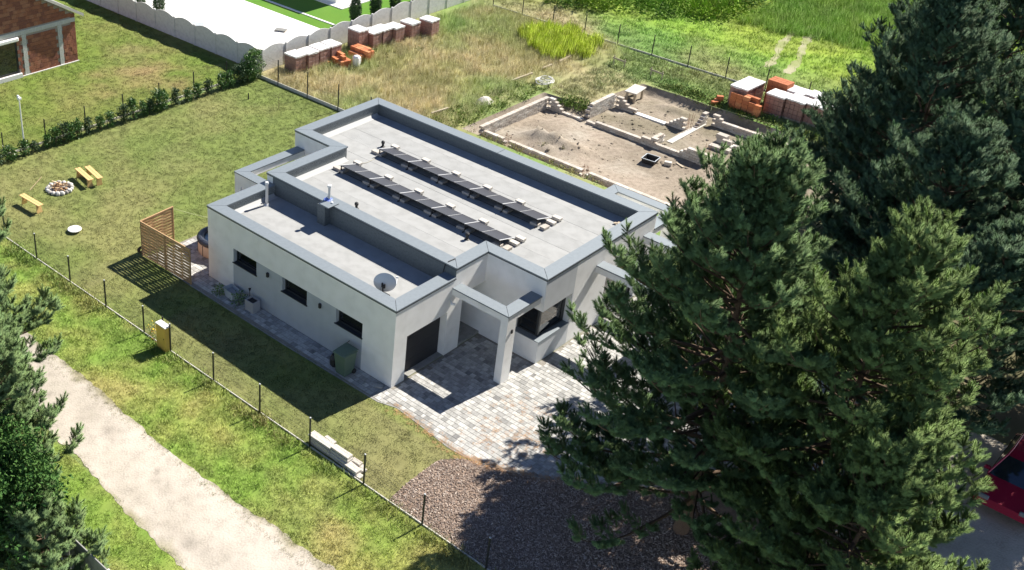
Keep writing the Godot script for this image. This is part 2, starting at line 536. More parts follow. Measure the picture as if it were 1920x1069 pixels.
	M.concrete_dark = mat(lin(.30, .30, .29), 0.95, 0, tex(34, [[0.08, 0.5], [0.01, 0.5]], [Vector3(.6, .6, .58), Vector3(.9, .9, .88), Vector3(1, 1, 1)], 512, 1.6), 1.7)
	M.dish = mat(lin(.58, .60, .63), 0.5)
	M.cable = mat(lin(.42, .40, .33), 0.7)
	# paving tones
	M.paver = []
	for c in [[.46, .457, .448], [.395, .393, .386], [.33, .329, .324], [.265, .265, .263], [.205, .205, .207], [.52, .513, .50]]:
		M.paver.append(mat(lin(c[0], c[1], c[2]), 0.95, 0, M.concrete_dark.albedo_texture, 0.9))
	M.joint = mat(lin(.26, .245, .22), 1.0, 0, soilt, 1.0)
	M.paver_v = vmat(0.95, M.concrete_dark.albedo_texture, 0.9)
	# wood
	M.slat = []
	for c in [[.46, .30, .155], [.40, .255, .13], [.52, .35, .19]]:
		M.slat.append(mat(lin(c[0], c[1], c[2]), 0.8, 0, tex(40 + M.slat.size(), [[0.03, 0.6], [0.15, 0.4]], [Vector3(.6, .55, .5), Vector3(.9, .88, .86), Vector3(1, 1, 1)], 256, 1.5), 0.7))
	M.bench = mat(lin(.66, .44, .19), 0.7, 0, tex(44, [[0.03, 0.6], [0.2, 0.4]], [Vector3(.75, .7, .62), Vector3(.95, .94, .92), Vector3(1, 1, 1)], 256, 1.4), 0.6)
	M.board = mat(lin(.46, .40, .31), 0.9, 0, M.slat[0].albedo_texture, 0.9)
	# masonry
	M.brick = []
	for c in [[.30, .115, .07], [.36, .145, .085], [.255, .10, .068], [.40, .18, .11]]:
		M.brick.append(mat(lin(c[0], c[1], c[2]), 0.95, 0, soilt, 0.7))
	M.mortar = mat(lin(.40, .35, .31), 1.0, 0, soilt, 0.8)
	M.orange = [mat(lin(.56, .19, .075), 0.9, 0, soilt, 0.6), mat(lin(.48, .155, .065), 0.9, 0, soilt, 0.6), mat(lin(.62, .25, .11), 0.9, 0, soilt, 0.6)]
	M.wrapped = mat(lin(.33, .195, .165), 0.45, 0, tex(47, [[0.03, 0.5], [0.15, 0.5]], [Vector3(.55, .5, .5), Vector3(.9, .85, .85), Vector3(1.0, 1.0, 1.0)], 512, 1.8), 0.8)
	M.film = mat(lin(.80, .79, .78), 0.35, 0, tex(48, [[0.02, 0.6], [0.1, 0.4]], [Vector3(.75, .73, .73), Vector3(.95, .95, .95), Vector3(1, 1, 1)], 256, 1.5), 0.9, nrm(49, 0.03, 256, 6.0), 0.6)
	M.block = []
	for c in [[.55, .51, .465], [.49, .45, .405], [.61, .58, .535], [.52, .465, .41]]:
		M.block.append(mat(lin(c[0], c[1], c[2]), 0.98, 0, soilt, 0.6))
	M.rust = mat(lin(.22, .10, .05), 0.9)
	M.precast = mat(lin(.62, .615, .605), 0.95, 0, tex(51, [[0.015, 0.6], [0.1, 0.4]], [Vector3(.78, .78, .77), Vector3(.94, .94, .93), Vector3(1, 1, 1)], 512, 1.5), 2.2)
	M.white_slab = mat(lin(.72, .715, .70), 0.9, 0, M.plaster.albedo_texture, 4.0)
	M.post = mat(lin(.028, .03, .03), 0.55, 0.3)
	M.wire = mat(lin(.06, .065, .06), 0.6, 0.3)
	M.kerb = mat(lin(.52, .50, .46), 0.95, 0, M.precast.albedo_texture, 1.1)
	M.mulch = []
	for c in [[.27, .205, .165], [.38, .305, .255], [.175, .13, .105], [.52, .445, .38]]:
		M.mulch.append(Color(c[0], c[1], c[2]))
	M.yellow_box = mat(lin(.66, .43, .10), 0.55, 0, M.plaster.albedo_texture, 1.2)
	M.bin = mat(lin(.10, .15, .11), 0.55)
	M.pot_grey = mat(lin(.40, .44, .48), 0.6)
	M.pot_box = mat(lin(.33, .33, .34), 0.8)
	M.vinyl_dark = mat(lin(.025, .03, .045), 0.45)
	M.vinyl_tan = mat(lin(.60, .44, .34), 0.6)
	M.tub_water = mat(lin(.25, .35, .40), 0.05)
	M.stone = [mat(lin(.50, .48, .45), 0.95, 0, soilt, 0.4), mat(lin(.62, .61, .59), 0.95, 0, soilt, 0.4), mat(lin(.33, .31, .29), 0.95, 0, soilt, 0.4)]
	M.firewood = [mat(lin(.50, .33, .18), 0.9), mat(lin(.20, .12, .075), 0.95), mat(lin(.60, .45, .28), 0.9)]
	M.car_paint = mat(lin(.36, .012, .045), 0.25, 0.2); M.car_paint.clearcoat_enabled = true; M.car_paint.clearcoat = 1.0; M.car_paint.clearcoat_roughness = 0.05
	M.car_glass = mat(lin(.012, .016, .02), 0.05); M.car_glass.metallic_specular = 0.8
	M.tyre = mat(lin(.02, .02, .02), 0.9)
	M.lamp_white = mat(lin(.8, .8, .78), 0.4)
	M.head_lamp = mat(lin(.22, .23, .24), 0.08)
	M.head_lamp.metallic_specular = 0.9
	M.lamp_red = mat(lin(.4, .02, .02), 0.3)
	M.rope = mat(lin(.55, .58, .30), 0.8)

# ------------------------------------------------------------------ the white house
func offset_loop(pts: Array, closed: bool, d: float) -> Array:
	# moves every edge to its right-hand side by d (mitred)
	var o := []
	var n := pts.size()
	for i in n:
		var p: Vector2 = pts[i]
		var a: Vector2 = (p - pts[(i - 1 + n) % n]).normalized()
		var b: Vector2 = (pts[(i + 1) % n] - p).normalized()
		if not closed and i == 0: a = b
		if not closed and i == n - 1: b = a
		var na := Vector2(-a.y, a.x); var nb := Vector2(-b.y, b.x)
		var m := (na + nb).normalized()
		o.append(p + m * d / maxf(0.2, m.dot(na)))
	return o

func ring(pts: Array, closed: bool, d0: float, d1: float, y0: float, y1: float, called: String, mats: Array, parent: Node, gap := 0.0, split := 0.0) -> void:
	var A := offset_loop(pts, closed, d0)
	var B := offset_loop(pts, closed, d1)
	var n := pts.size()
	for i in (n if closed else n - 1):
		var j := (i + 1) % n
		var a: Vector2 = A[i]; var b: Vector2 = A[j]; var c: Vector2 = B[j]; var d: Vector2 = B[i]
		var cuts := 1
		if split > 0: cuts = maxi(1, int(a.distance_to(b) / split))
		for k in cuts:
			var dir := (b - a).normalized() * gap * 0.5
			var t0 := float(k) / cuts; var t1 := float(k + 1) / cuts
			var s := st()
			prism(s, [a.lerp(b, t0) + dir, a.lerp(b, t1) - dir, d.lerp(c, t1) - dir, d.lerp(c, t0) + dir], y0, y1)
			part(called, s, mats[i % mats.size()], parent)

func window_in(parent: Node, axis: int, u0: float, u1: float, y0: float, y1: float, plane: float, inward: float, blind := 0.0) -> void:
	# frame, pane and sill of a window whose outer wall face is at plane; inward is the sign of the way in
	var w := Node3D.new()
	put(parent, w, "window")
	var rec := 0.16 * inward
	var f := st()
	var t := 0.055
	var d0 := plane + rec; var d1 := plane + rec + 0.07 * inward
	for r in [[u0, y0, u1, y0 + t], [u0, y1 - t, u1, y1], [u0, y0 + t, u0 + t, y1 - t], [u1 - t, y0 + t, u1, y1 - t]]:
		if axis == 0: box(f, Vector3(r[0], r[1], d0), Vector3(r[2], r[3], d1))
		else: box(f, Vector3(d0, r[1], r[0]), Vector3(d1, r[3], r[2]))
	part("frame", f, M.anthracite, w)
	var g := st()
	var p0 := plane + rec + 0.03 * inward; var p1 := p0 + 0.012 * inward
	if axis == 0: box(g, Vector3(u0 + t, y0 + t, p0), Vector3(u1 - t, y1 - t, p1))
	else: box(g, Vector3(p0, y0 + t, u0 + t), Vector3(p1, y1 - t, u1 - t))
	part("pane", g, M.glass, w)
	if blind > 0:
		var b := st()
		var yb := y1 - (y1 - y0) * blind
		if axis == 0: box(b, Vector3(u0 + t, yb, p1 + 0.04 * inward), Vector3(u1 - t, y1 - t, p1 + 0.055 * inward))
		else: box(b, Vector3(p1 + 0.04 * inward, yb, u0 + t), Vector3(p1 + 0.055 * inward, y1 - t, u1 - t))
		part("blind", b, M.blind, w)
	var s := st()
	var o := plane - 0.05 * inward
	if axis == 0: box(s, Vector3(u0 - 0.04, y0 - 0.035, o), Vector3(u1 + 0.04, y0 + 0.002, d0 + 0.02 * inward))
	else: box(s, Vector3(o, y0 - 0.035, u0 - 0.04), Vector3(d0 + 0.02 * inward, y0 + 0.002, u1 + 0.04))
	part("sill", s, M.anthracite, w)

func build_house() -> void:
	var h := thing("house", "modern white flat-roofed house with blue-grey metal copings and open porch frames", "house")
	var T := 0.35
	var s := st()
	# garage block
	wall(s, 0, -10.36, 0, 0, 3.33, -T, 0, [[-8.78, 0, -1.54, 2.06]])
	wall(s, 2, -3.28, -T, 0, 3.33, -10.36, -10.36 + T)
	wall(s, 2, -3.28, -T, 0, 3.33, -T, 0, [[-2.96, 0, -0.70, 1.97]])
	# main block
	wall(s, 2, -5.13, -3.28, 0, 3.73, -T, 0, [[-5.13, 0, -3.80, 2.45]])
	wall(s, 0, -10.36 + T, -T, 2.6, 3.73, -3.28 - T, -3.281)
	wall(s, 2, -7.11, -3.28, 0, 3.73, -10.36, -10.36 + T)
	wall(s, 0, -12.68, -10.36 + T, 0, 3.73, -7.11 - T, -7.11, [[-12.2, 0.1, -10.5, 2.3]])
	wall(s, 2, -12.68, -7.11 - T, 0, 3.73, -12.68, -12.68 + T)
	wall(s, 0, -12.68 + T, 2.706 - T, 0, 3.73, -12.68, -12.68 + T)
	wall(s, 2, -12.68, -7.12, 0, 3.73, 2.706 - T, 2.706, [[-11.9, 0.1, -9.4, 2.3]])
	# entrance niche
	wall(s, 0, -1.6, 0, 0, 3.2, -5.13 - T, -5.13)
	wall(s, 0, -1.6, -T, 0, 2.6, -3.80, -3.60)
	wall(s, 2, -5.13, -3.80, 0, 2.6, -1.95, -1.6)
	box(s, Vector3(-1.6, 2.45, -5.13), Vector3(-T, 2.6, -3.80))
	wall(s, 0, 0, 2.700, 0, 3.73, -5.13 - T, -5.13, [[1.53, 1.0, 2.8, 2.36]])
	wall(s, 2, -7.12, -5.13 - T, 0, 3.73, 2.706 - T, 2.700, [[-7.05, 1.0, -5.0, 2.36]])
	part("wall", s, M.plaster, h)
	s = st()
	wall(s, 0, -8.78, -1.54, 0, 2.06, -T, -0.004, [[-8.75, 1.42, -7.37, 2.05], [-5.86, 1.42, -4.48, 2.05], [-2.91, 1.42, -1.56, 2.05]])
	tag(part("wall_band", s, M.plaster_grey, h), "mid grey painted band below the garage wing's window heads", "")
	s = st()
	wall(s, 2, -7.118, -5.132, 0, 3.73, 2.7005, 2.706, [[-7.05, 1.0, -5.0, 2.36]])
	tag(part("wall_band", s, M.plaster_pale, h), "pale grey painted wall field round the corner window", "")
	# roofs
	s = st()
	prism(s, [Vector2(-12.33, -12.33), Vector2(2.356, -12.33), Vector2(2.356, -5.48), Vector2(-T, -5.48), Vector2(-T, -3.63), Vector2(-10.01, -3.63), Vector2(-10.01, -7.46), Vector2(-12.33, -7.46)], 2.95, 3.215)
	prism(s, [Vector2(-10.01, -3.28), Vector2(-T, -3.28), Vector2(-T, -T), Vector2(-10.01, -T)], 2.66, 2.895)
	part("roof_slab", s, M.concrete_dark, h)
	var k := 0
	var zz := -12.18
	while zz < -3.8:
		var z1 := minf(zz + 0.995, -3.78)
		var x0 := -12.18 if zz < -7.7 else -9.86
		var x1 := 2.2 if zz < -5.7 else -0.5
		s = st()
		var y := 3.219 + 0.003 * (k % 2)
		var cut := x0 + 4.0 + fmod(k * 2.7, 7.0)
		box(s, Vector3(x0, 3.216, zz), Vector3(cut - 0.003, y, z1 - 0.004))
		part("membrane_sheet", s, M.membrane if k % 3 else M.membrane_two, h)
		s = st()
		box(s, Vector3(cut, 3.216, zz), Vector3(x1, y + 0.002, z1 - 0.004))
		part("membrane_sheet", s, M.membrane if k % 2 else M.membrane_two, h)
		zz += 1.0; k += 1
	for r in [[-3.27, -2.35], [-2.346, -1.4], [-1.396, -0.5]]:
		s = st()
		box(s, Vector3(-9.86, 2.896, r[0]), Vector3(-0.5, 2.9 + 0.003 * (k % 2), r[1]))
		part("membrane_sheet", s, M.membrane if k % 2 else M.membrane_two, h)
		k += 1
	# bright fillets at the foot of the left upstands
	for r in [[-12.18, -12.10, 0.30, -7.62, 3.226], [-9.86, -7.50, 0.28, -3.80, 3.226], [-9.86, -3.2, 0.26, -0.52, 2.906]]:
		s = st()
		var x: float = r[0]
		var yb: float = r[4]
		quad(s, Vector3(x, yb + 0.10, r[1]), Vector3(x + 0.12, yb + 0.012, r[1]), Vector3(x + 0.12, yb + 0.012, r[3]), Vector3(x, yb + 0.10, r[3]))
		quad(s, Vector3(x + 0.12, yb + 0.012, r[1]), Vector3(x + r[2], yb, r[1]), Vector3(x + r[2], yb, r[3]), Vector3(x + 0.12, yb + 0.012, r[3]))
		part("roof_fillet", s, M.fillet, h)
	# parapets, their upstands and copings
	var main := [Vector2(0, -3.28), Vector2(0, -5.13), Vector2(2.706, -5.13), Vector2(2.706, -12.68), Vector2(-12.68, -12.68), Vector2(-12.68, -7.11), Vector2(-10.36, -7.11), Vector2(-10.36, -3.28)]
	main.reverse()
	var gar := [Vector2(-10.36, -3.28), Vector2(-10.36, 0), Vector2(0, 0), Vector2(0, -3.28)]
	gar.reverse()
	var A := offset_loop(main, true, 0.3)
	if not Geometry2D.is_point_in_polygon(A[0], PackedVector2Array(main)):
		main.reverse(); gar.reverse()
	var U: Material = M.upstand
	var ups := []
	for i in main.size():
		var a: Vector2 = main[i]; var b: Vector2 = main[(i + 1) % main.size()]
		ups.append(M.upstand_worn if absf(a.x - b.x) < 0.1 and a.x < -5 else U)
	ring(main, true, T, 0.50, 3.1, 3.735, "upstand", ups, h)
	ups = []
	for i in gar.size() - 1:
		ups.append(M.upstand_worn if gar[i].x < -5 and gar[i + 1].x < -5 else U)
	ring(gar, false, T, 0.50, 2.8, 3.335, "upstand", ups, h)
	# dark sheet on the step between the two roofs
	s = st()
	box(s, Vector3(-9.99, 2.9, -3.281), Vector3(-0.005, 3.72, -3.268))
	part("upstand", s, U, h)
	ring(main, true, -0.018, 0.53, 3.735, 3.741, "underlay", [M.seam], h)
	ring(gar, false, -0.018, 0.53, 3.335, 3.341, "underlay", [M.seam], h)
	ring(main, true, -0.022, -0.002, 3.700, 3.735, "drip_edge", [M.seam], h)
	ring(gar, false, -0.022, -0.002, 3.300, 3.335, "drip_edge", [M.seam], h)
	ring(main, true, -0.028, 0.54, 3.742, 3.80, "coping", [M.coping], h, 0.022, 7.0)
	ring(gar, false, -0.028, 0.54, 3.342, 3.40, "coping", [M.coping], h, 0.022, 11.0)
	# garage door
	s = st()
	for i in 4:
		bbox(s, Vector3(0.04, 0.488, 2.25), 0.006, Transform3D(Basis.IDENTITY, Vector3(-0.32, 0.25 + i * 0.492, -1.83)))
	part("garage_door", s, M.door, h)
	s = st()
	box(s, Vector3(-0.345, 0.004, -2.955), Vector3(-0.02, 0.03, -0.705))
	part("threshold", s, M.concrete_dark, h)
	# windows
	window_in(h, 0, -8.75, -7.37, 1.42, 2.05, -0.004, -1, 0.0)
	window_in(h, 0, -5.86, -4.48, 1.42, 2.05, -0.004, -1, 0.93)
	window_in(h, 0, -2.91, -1.56, 1.42, 2.05, -0.004, -1, 0.93)
	window_in(h, 0, -12.2, -10.5, 0.1, 2.3, -7.11, -1, 0.0)
	window_in(h, 2, -11.9, -9.4, 0.1, 2.3, 2.706, -1, 0.0)
	# wrap-around corner window, set back from both walls
	var cw := Node3D.new()
	put(h, cw, "corner_window")
	s = st()
	var cx := 2.46; var cz := -5.38
	for y in [[1.02, 1.08], [2.29, 2.36]]:
		box(s, Vector3(1.53, y[0], cz - 0.07), Vector3(cx, y[1], cz))
		box(s, Vector3(cx - 0.07, y[0], -7.05), Vector3(cx, y[1], cz - 0.07))
	box(s, Vector3(cx - 0.1, 1.08, cz - 0.1), Vector3(cx + 0.002, 2.29, cz + 0.002))
	box(s, Vector3(1.53, 1.08, cz - 0.07), Vector3(1.60, 2.29, cz))
	box(s, Vector3(cx - 0.07, 1.08, -7.05), Vector3(cx, 2.29, -6.87))
	part("frame", s, M.anthracite, cw)
	s = st()
	box(s, Vector3(1.60, 1.08, cz - 0.04), Vector3(cx - 0.1, 2.29, cz - 0.028))
	part("pane", s, M.glass, cw)
	s = st()
	box(s, Vector3(cx - 0.04, 1.08, -6.87), Vector3(cx - 0.028, 2.29, cz - 0.1))
	part("pane", s, M.glass, cw)
	s = st()
	box(s, Vector3(1.5, 0.985, -5.70), Vector3(2.73, 1.015, -5.10))
	box(s, Vector3(2.14, 0.985, -7.08), Vector3(2.73, 1.015, -5.70))
	part("sill", s, M.coping, cw)
	# rooms behind the corner glass
	s = st()
	box(s, Vector3(-1.9, 0.02, -12.3), Vector3(2.35, 0.05, -5.5))
	part("floor", s, M.interior, h)
	s = st()
	box(s, Vector3(-2.0, 0.0, -12.33), Vector3(-1.95, 2.95, -5.48))
	part("inner_wall", s, M.interior, h)
	for b in [[0.3, 0.05, -7.4, 1.9, 0.78, -6.4], [1.3, 0.05, -9.3, 2.1, 0.5, -8.2]]:
		s = st()
		bbox(s, Vector3(b[3] - b[0], 0.06, b[5] - b[2]), 0.01, Transform3D(Basis.IDENTITY, Vector3((b[0] + b[3]) / 2, b[4], (b[2] + b[5]) / 2)))
		for q in [[b[0] + .08, b[2] + .08], [b[3] - .08, b[2] + .08], [b[0] + .08, b[5] - .08], [b[3] - .08, b[5] - .08]]:
			box(s, Vector3(q[0] - .03, b[1], q[1] - .03), Vector3(q[0] + .03, b[4], q[1] + .03))
		part("table", s, M.slat[2], h)
	# front door in the niche
	s = st()
	bbox(s, Vector3(0.06, 2.1, 1.0), 0.01, Transform3D(Basis.IDENTITY, Vector3(-1.57, 1.08, -4.45)))
	var fd := part("front_door", s, M.anthracite, h)
	s = st()
	box(s, Vector3(-1.53, 0.6, -4.88), Vector3(-1.50, 1.5, -4.85))
	part("handle", s, M.steel, fd)
	s = st()
	box(s, Vector3(-1.6, 0.004, -5.13), Vector3(-0.02, 0.12, -3.80))
	part("step", s, M.concrete_dark, h)
	# porch frames: beam, pillar and coping
	porch(h, [Vector2(0.0, -3.13), Vector2(2.58, -3.13), Vector2(2.58, -5.13)], [[2.58, -3.13, -0.31, -0.52]], 2.7)
	porch(h, [Vector2(2.706, -8.49), Vector2(5.6, -8.49), Vector2(5.6, -12.3), Vector2(2.706, -12.3)], [[5.6, -8.49, -0.35, -0.5], [5.6, -11.8, -0.35, -0.5]], 2.7)
	porch(h, [Vector2(-10.36, -3.30), Vector2(-12.5, -3.30), Vector2(-12.5, -7.11)], [[-12.5, -3.30, 1.1, -0.42]], 2.7)
	porch(h, [Vector2(-0.55, -12.68), Vector2(-0.55, -14.85), Vector2(2.706, -14.85), Vector2(2.706, -12.68)], [[-0.55, -14.35, 0.5, -0.5], [2.2, -14.35, 0.5, -0.5]], 2.7)
	# wall lamps
	for x in [-6.67, -3.73]:
		s = st()
		bbox(s, Vector3(0.10, 0.2, 0.09), 0.01, Transform3D(Basis.IDENTITY, Vector3(x, 1.78, 0.042)))
		part("wall_lamp", s, M.black, h)
	s = st()
	bbox(s, Vector3(0.05, 0.16, 0.09), 0.01, Transform3D(Basis.IDENTITY, Vector3(2.604, 2.25, -3.42)))
	part("wall_lamp", s, M.black, h)
	s = st()
	tube(s, [Vector3(0.0, 2.52, -3.02), Vector3(0.14, 2.47, -3.0)], [0.02, 0.03])
	bbox(s, Vector3(0.2, 0.08, 0.09), 0.02, Transform3D(Basis(Vector3.UP, 0.5), Vector3(0.2, 2.44, -2.98)))
	part("camera_bracket", s, M.white_metal, h)
	# chimney on the step
	s = st()
	box(s, Vector3(-6.98, 2.9, -3.267), Vector3(-6.55, 3.78, -2.95))
	var ch := part("chimney", s, M.upstand, h)
	s = st()
	bbox(s, Vector3(0.56, 0.05, 0.62), 0.008, Transform3D(Basis.IDENTITY, Vector3(-6.60, 3.832, -3.21)))
	part("cap", s, M.coping, ch)
	s = st()
	tube(s, [Vector3(-6.79, 3.85, -3.42), Vector3(-6.79, 4.42, -3.42)], [0.055, 0.055], 12)
	part("flue", s, M.steel, ch)
	s = st()
	lathe(s, [Vector2(0, 4.54), Vector2(0.085, 4.52), Vector2(0.09, 4.44), Vector2(0.055, 4.42)], 16, Vector3(-6.79, 0, -3.42))
	part("flue_cap", s, M.white_metal, ch)
	s = st()
	lathe(s, [Vector2(0.065, 3.96), Vector2(0.14, 3.88), Vector2(0.19, 3.859)], 10, Vector3(-6.84, 0, -3.42))
	part("flue_collar", s, M.blue_plastic, ch)
	s = st()
	lathe(s, [Vector2(0, 3.92), Vector2(0.045, 3.91), Vector2(0.05, 3.857)], 10, Vector3(-6.5, 0, -3.3))
	part("vent_cap", s, M.white_metal, ch)
	# steel pipe on the garage roof
	s = st()
	tube(s, [Vector3(-9.44, 2.89, -2.42), Vector3(-9.44, 3.9, -2.42)], [0.06, 0.06], 14)
	lathe(s, [Vector2(0.15, 2.9), Vector2(0.07, 2.99)], 14, Vector3(-9.44, 0, -2.42))
	var sp := part("steel_pipe", s, M.steel, h)
	s = st()
	lathe(s, [Vector2(0, 4.0), Vector2(0.07, 3.98), Vector2(0.08, 3.90), Vector2(0.06, 3.88)], 14, Vector3(-9.44, 0, -2.42))
	part("pipe_cap", s, M.white_metal, sp)
	s = st()
	tube(s, [Vector3(-9.62, 3.2, -2.6), Vector3(-9.60, 2.98, -2.55), Vector3(-9.52, 2.92, -2.45)], [0.04, 0.05, 0.05], 8)
	part("pipe_elbow", s, M.black, sp)
	# black vents with cowls
	for v in [[-9.58, -9.7], [-6.32, -4.56], [-1.67, -6.0]]:
		s = st()
		lathe(s, [Vector2(0.12, 3.22), Vector2(0.055, 3.26), Vector2(0.055, 3.42)], 12, Vector3(v[0], 0, v[1]))
		lathe(s, [Vector2(0.085, 3.40), Vector2(0.085, 3.48), Vector2(0.05, 3.515), Vector2(0, 3.52)], 12, Vector3(v[0], 0, v[1]))
		part("roof_vent", s, M.black, h)
	# black hose looped over the parapet at the step
	s = st()
	tube(s, [Vector3(-0.62, 3.24, -4.0), Vector3(-0.56, 3.60, -3.84), Vector3(-0.45, 3.83, -3.7), Vector3(-0.48, 3.83, -3.4), Vector3(-0.52, 3.72, -3.22), Vector3(-0.58, 3.3, -3.2), Vector3(-0.72, 2.93, -3.1)], [0.018, 0.018, 0.018, 0.018, 0.018, 0.018, 0.018], 6)
	part("hose", s, M.black, h)
	# clutter in the corner of the main roof
	s = st()
	for i in 5:
		bbox(s, Vector3(0.2, 0.03, 0.1), 0.006, Transform3D(Basis(Vector3.UP, i * 1.3), Vector3(1.62 + 0.09 * (i % 3), 3.24 + 0.012 * i, -11.55 + 0.07 * (i % 2))))
	part("leaf_litter", s, M.board, h)

func porch(h: Node, line: Array, pillars: Array, y0: float) -> void:
	# an open frame: beams along the line (outer edge), coping on top, pillars [x, z, dx, dz]
	var sg := 1.0
	var probe: Vector2 = offset_loop(line, false, 0.3)[1]
	var mid: Vector2 = (line[0] + line[2]) / 2
	if probe.distance_to(mid) > line[1].distance_to(mid): sg = -1.0
	ring(line, false, 0.0, 0.45 * sg, y0, 2.96, "beam", [M.plaster], h)
	ring(line, false, -0.018 * sg, 0.465 * sg, 2.96, 2.966, "underlay", [M.seam], h)
	ring(line, false, -0.025 * sg, 0.475 * sg, 2.967, 3.02, "coping", [M.coping], h, 0.022)
	for p in pillars:
		var s := st()
		box(s, Vector3(p[0], 0, p[1]), Vector3(p[0] + p[2], y0, p[1] + p[3]))
		part("pillar", s, M.plaster, h)

func solar_row(called: String, label: String, zh: float) -> void:
	var x0 := -9.03
	var t := thing(called, label, "solar panels", Vector3(x0, 3.224, zh))
	t.set_meta("group", "solar panel rows on the main roof")
	var pitch := 0.863
	var hi := Vector3(0, 0.355, 0); var lo := Vector3(0, 0.105, -0.93)
	var d := (lo - hi).normalized()
	var len_ := lo.distance_to(hi)
	var up := d.cross(Vector3.RIGHT).normalized()
	if up.y < 0: up = -up
	var b := Basis(Vector3.RIGHT, up, Vector3.RIGHT.cross(up))
	var cell := st(); bbox(cell, Vector3(pitch - 0.05, 0.012, len_ - 0.03), 0.002)
	var cm := cell.commit()
	var fr := st()
	for q in [[Vector3(pitch - 0.02, 0.035, 0.014), Vector3(0, -0.008, len_ / 2 - 0.007)], [Vector3(pitch - 0.02, 0.035, 0.014), Vector3(0, -0.008, -len_ / 2 + 0.007)], [Vector3(0.014, 0.034, len_ - 0.03), Vector3(pitch / 2 - 0.017, -0.008, 0)], [Vector3(0.014, 0.034, len_ - 0.03), Vector3(-pitch / 2 + 0.017, -0.008, 0)]]:
		bbox(fr, q[0], 0.002, Transform3D(Basis.IDENTITY, q[1]))
	var fm := fr.commit()
	for i in 10:
		var c := hi + d * len_ * 0.5 + Vector3(pitch * (i + 0.5), 0, 0)
		var p := mi("panel", cm, M.panel_cell, t, Transform3D(b, c))
		mi("panel_frame", fm, M.panel_frame, p)
	var rail := st(); bbox(rail, Vector3(0.04, 0.02, len_ + 0.04), 0.004)
	var rm := rail.commit()
	var thin := st(); bbox(thin, Vector3(0.018, 0.012, len_), 0.002)
	var tm := thin.commit()
	var blk := st(); bbox(blk, Vector3(0.38, 0.12, 0.24), 0.012)
	var bm := blk.commit()
	for i in 11:
		var x := pitch * i
		var c := hi + d * len_ * 0.5 + Vector3(x, 0, 0)
		mi("clamp_rail", rm if i % 2 == 0 else tm, M.alu, t, Transform3D(b, c + up * 0.012))
		if i % 2: continue
		# triangular support with ballast blocks
		var s := st()
		box(s, Vector3(x - 0.02, 0.0, -1.05), Vector3(x + 0.02, 0.035, 0.12))
		box(s, Vector3(x - 0.02, 0.035, -0.06), Vector3(x + 0.02, 0.33, -0.02))
		box(s, Vector3(x - 0.02, 0.035, -0.92), Vector3(x + 0.02, 0.09, -0.88))
		part("support", s, M.panel_frame, t)
		var e := 0.12 if i == 10 else (-0.12 if i == 0 else 0.0)
		mi("ballast_block", bm, M.block[2], t, Transform3D(Basis.IDENTITY, Vector3(x + 0.09 + e, 0.095, -1.12)))
		mi("ballast_block", bm, M.block[0], t, Transform3D(Basis(Vector3.UP, 0.06 * (i % 3)), Vector3(x - 0.23 + 0.6 * e, 0.061, -0.13)))
		mi("ballast_block", bm, M.block[1], t, Transform3D(Basis(Vector3.UP, PI / 2), Vector3(x + 0.16 + e, 0.061, -0.16)))
		if i == 10:
			mi("ballast_block", bm, M.block[2], t, Transform3D(Basis.IDENTITY, Vector3(x + 0.22, 0.061, -0.7)))
	# cross brace
	var w := st()
	tube(w, [Vector3(0.05, 0.05, -0.03), Vector3(pitch * 10 - 0.05, 0.05, -0.03)], [0.012, 0.012], 6)
	part("brace", w, M.panel_frame, t)

func build_dish() -> void:
	var t := thing("satellite_dish", "grey satellite dish seen from behind on the garage roof", "satellite dish", Vector3(-1.5, 2.9, -1.02))
	var n := Vector3(-0.6, -0.06, -0.79).normalized()
	var f := frame_of(n)
	var c := Vector3(0, 0.48, 0)
	var s := st()
	var prof := []
	for i in 9: prof.append([0.42 * i / 8.0, 0.10 * pow(i / 8.0, 2)])
	for i in 8:
		for k in 28:
			var q := []
			for e in [[i, k], [i + 1, k], [i + 1, k + 1], [i, k + 1]]:
				var a: float = TAU * e[1] / 28.0
				q.append(c + f.x * cos(a) * prof[e[0]][0] * 0.93 + f.z * sin(a) * prof[e[0]][0] + f.y * prof[e[0]][1])
			if i > 0: tri(s, q[0], q[1], q[3])
			tri(s, q[1], q[2], q[3])
	part("reflector", s, M.dish, t)
	s = st()
	tube(s, [Vector3(0, 0.0, 0.08), Vector3(0, 0.42, 0.08)], [0.025, 0.025])
	box(s, Vector3(-0.2, 0.0, -0.12), Vector3(0.2, 0.03, 0.28))
	part("mast", s, M.black, t)
	s = st()
	bbox(s, Vector3(0.05, 0.18, 0.05), 0.005, Transform3D(Basis.IDENTITY, Vector3(-0.06, 0.42, 0.06)))
	bbox(s, Vector3(0.05, 0.18, 0.05), 0.005, Transform3D(Basis.IDENTITY, Vector3(0.06, 0.42, 0.06)))
	bbox(s, Vector3(0.14, 0.05, 0.07), 0.005, Transform3D(Basis.IDENTITY, Vector3(0, 0.42, 0.06)))
	part("bracket", s, M.black, t)
	s = st()
	var low := c - f.z * 0.42 * signf(f.z.y) + f.y * 0.10
	tube(s, [low, low + f.y * 0.3 + Vector3(0, 0.08, 0)], [0.014, 0.014], 6)
	bbox(s, Vector3(0.06, 0.06, 0.1), 0.01, Transform3D(f, low + f.y * 0.33 + Vector3(0, 0.1, 0)))
	part("receiver_arm", s, M.dish, t)

func build_cable() -> void:
	var s := st()
	tube(s, [Vector3(-9.05, 3.25, -7.35), Vector3(-9.06, 3.235, -7.6), Vector3(-8.93, 3.235, -7.95), Vector3(-8.96, 3.235, -8.3), Vector3(-9.02, 3.235, -8.62), Vector3(-9.0, 3.27, -8.8)], [0.016, 0.016, 0.016, 0.016, 0.016, 0.016], 6)
	tag(part("roof_cable", s, M.cable, self), "pale conduit running across the roof between the panel rows", "cable")

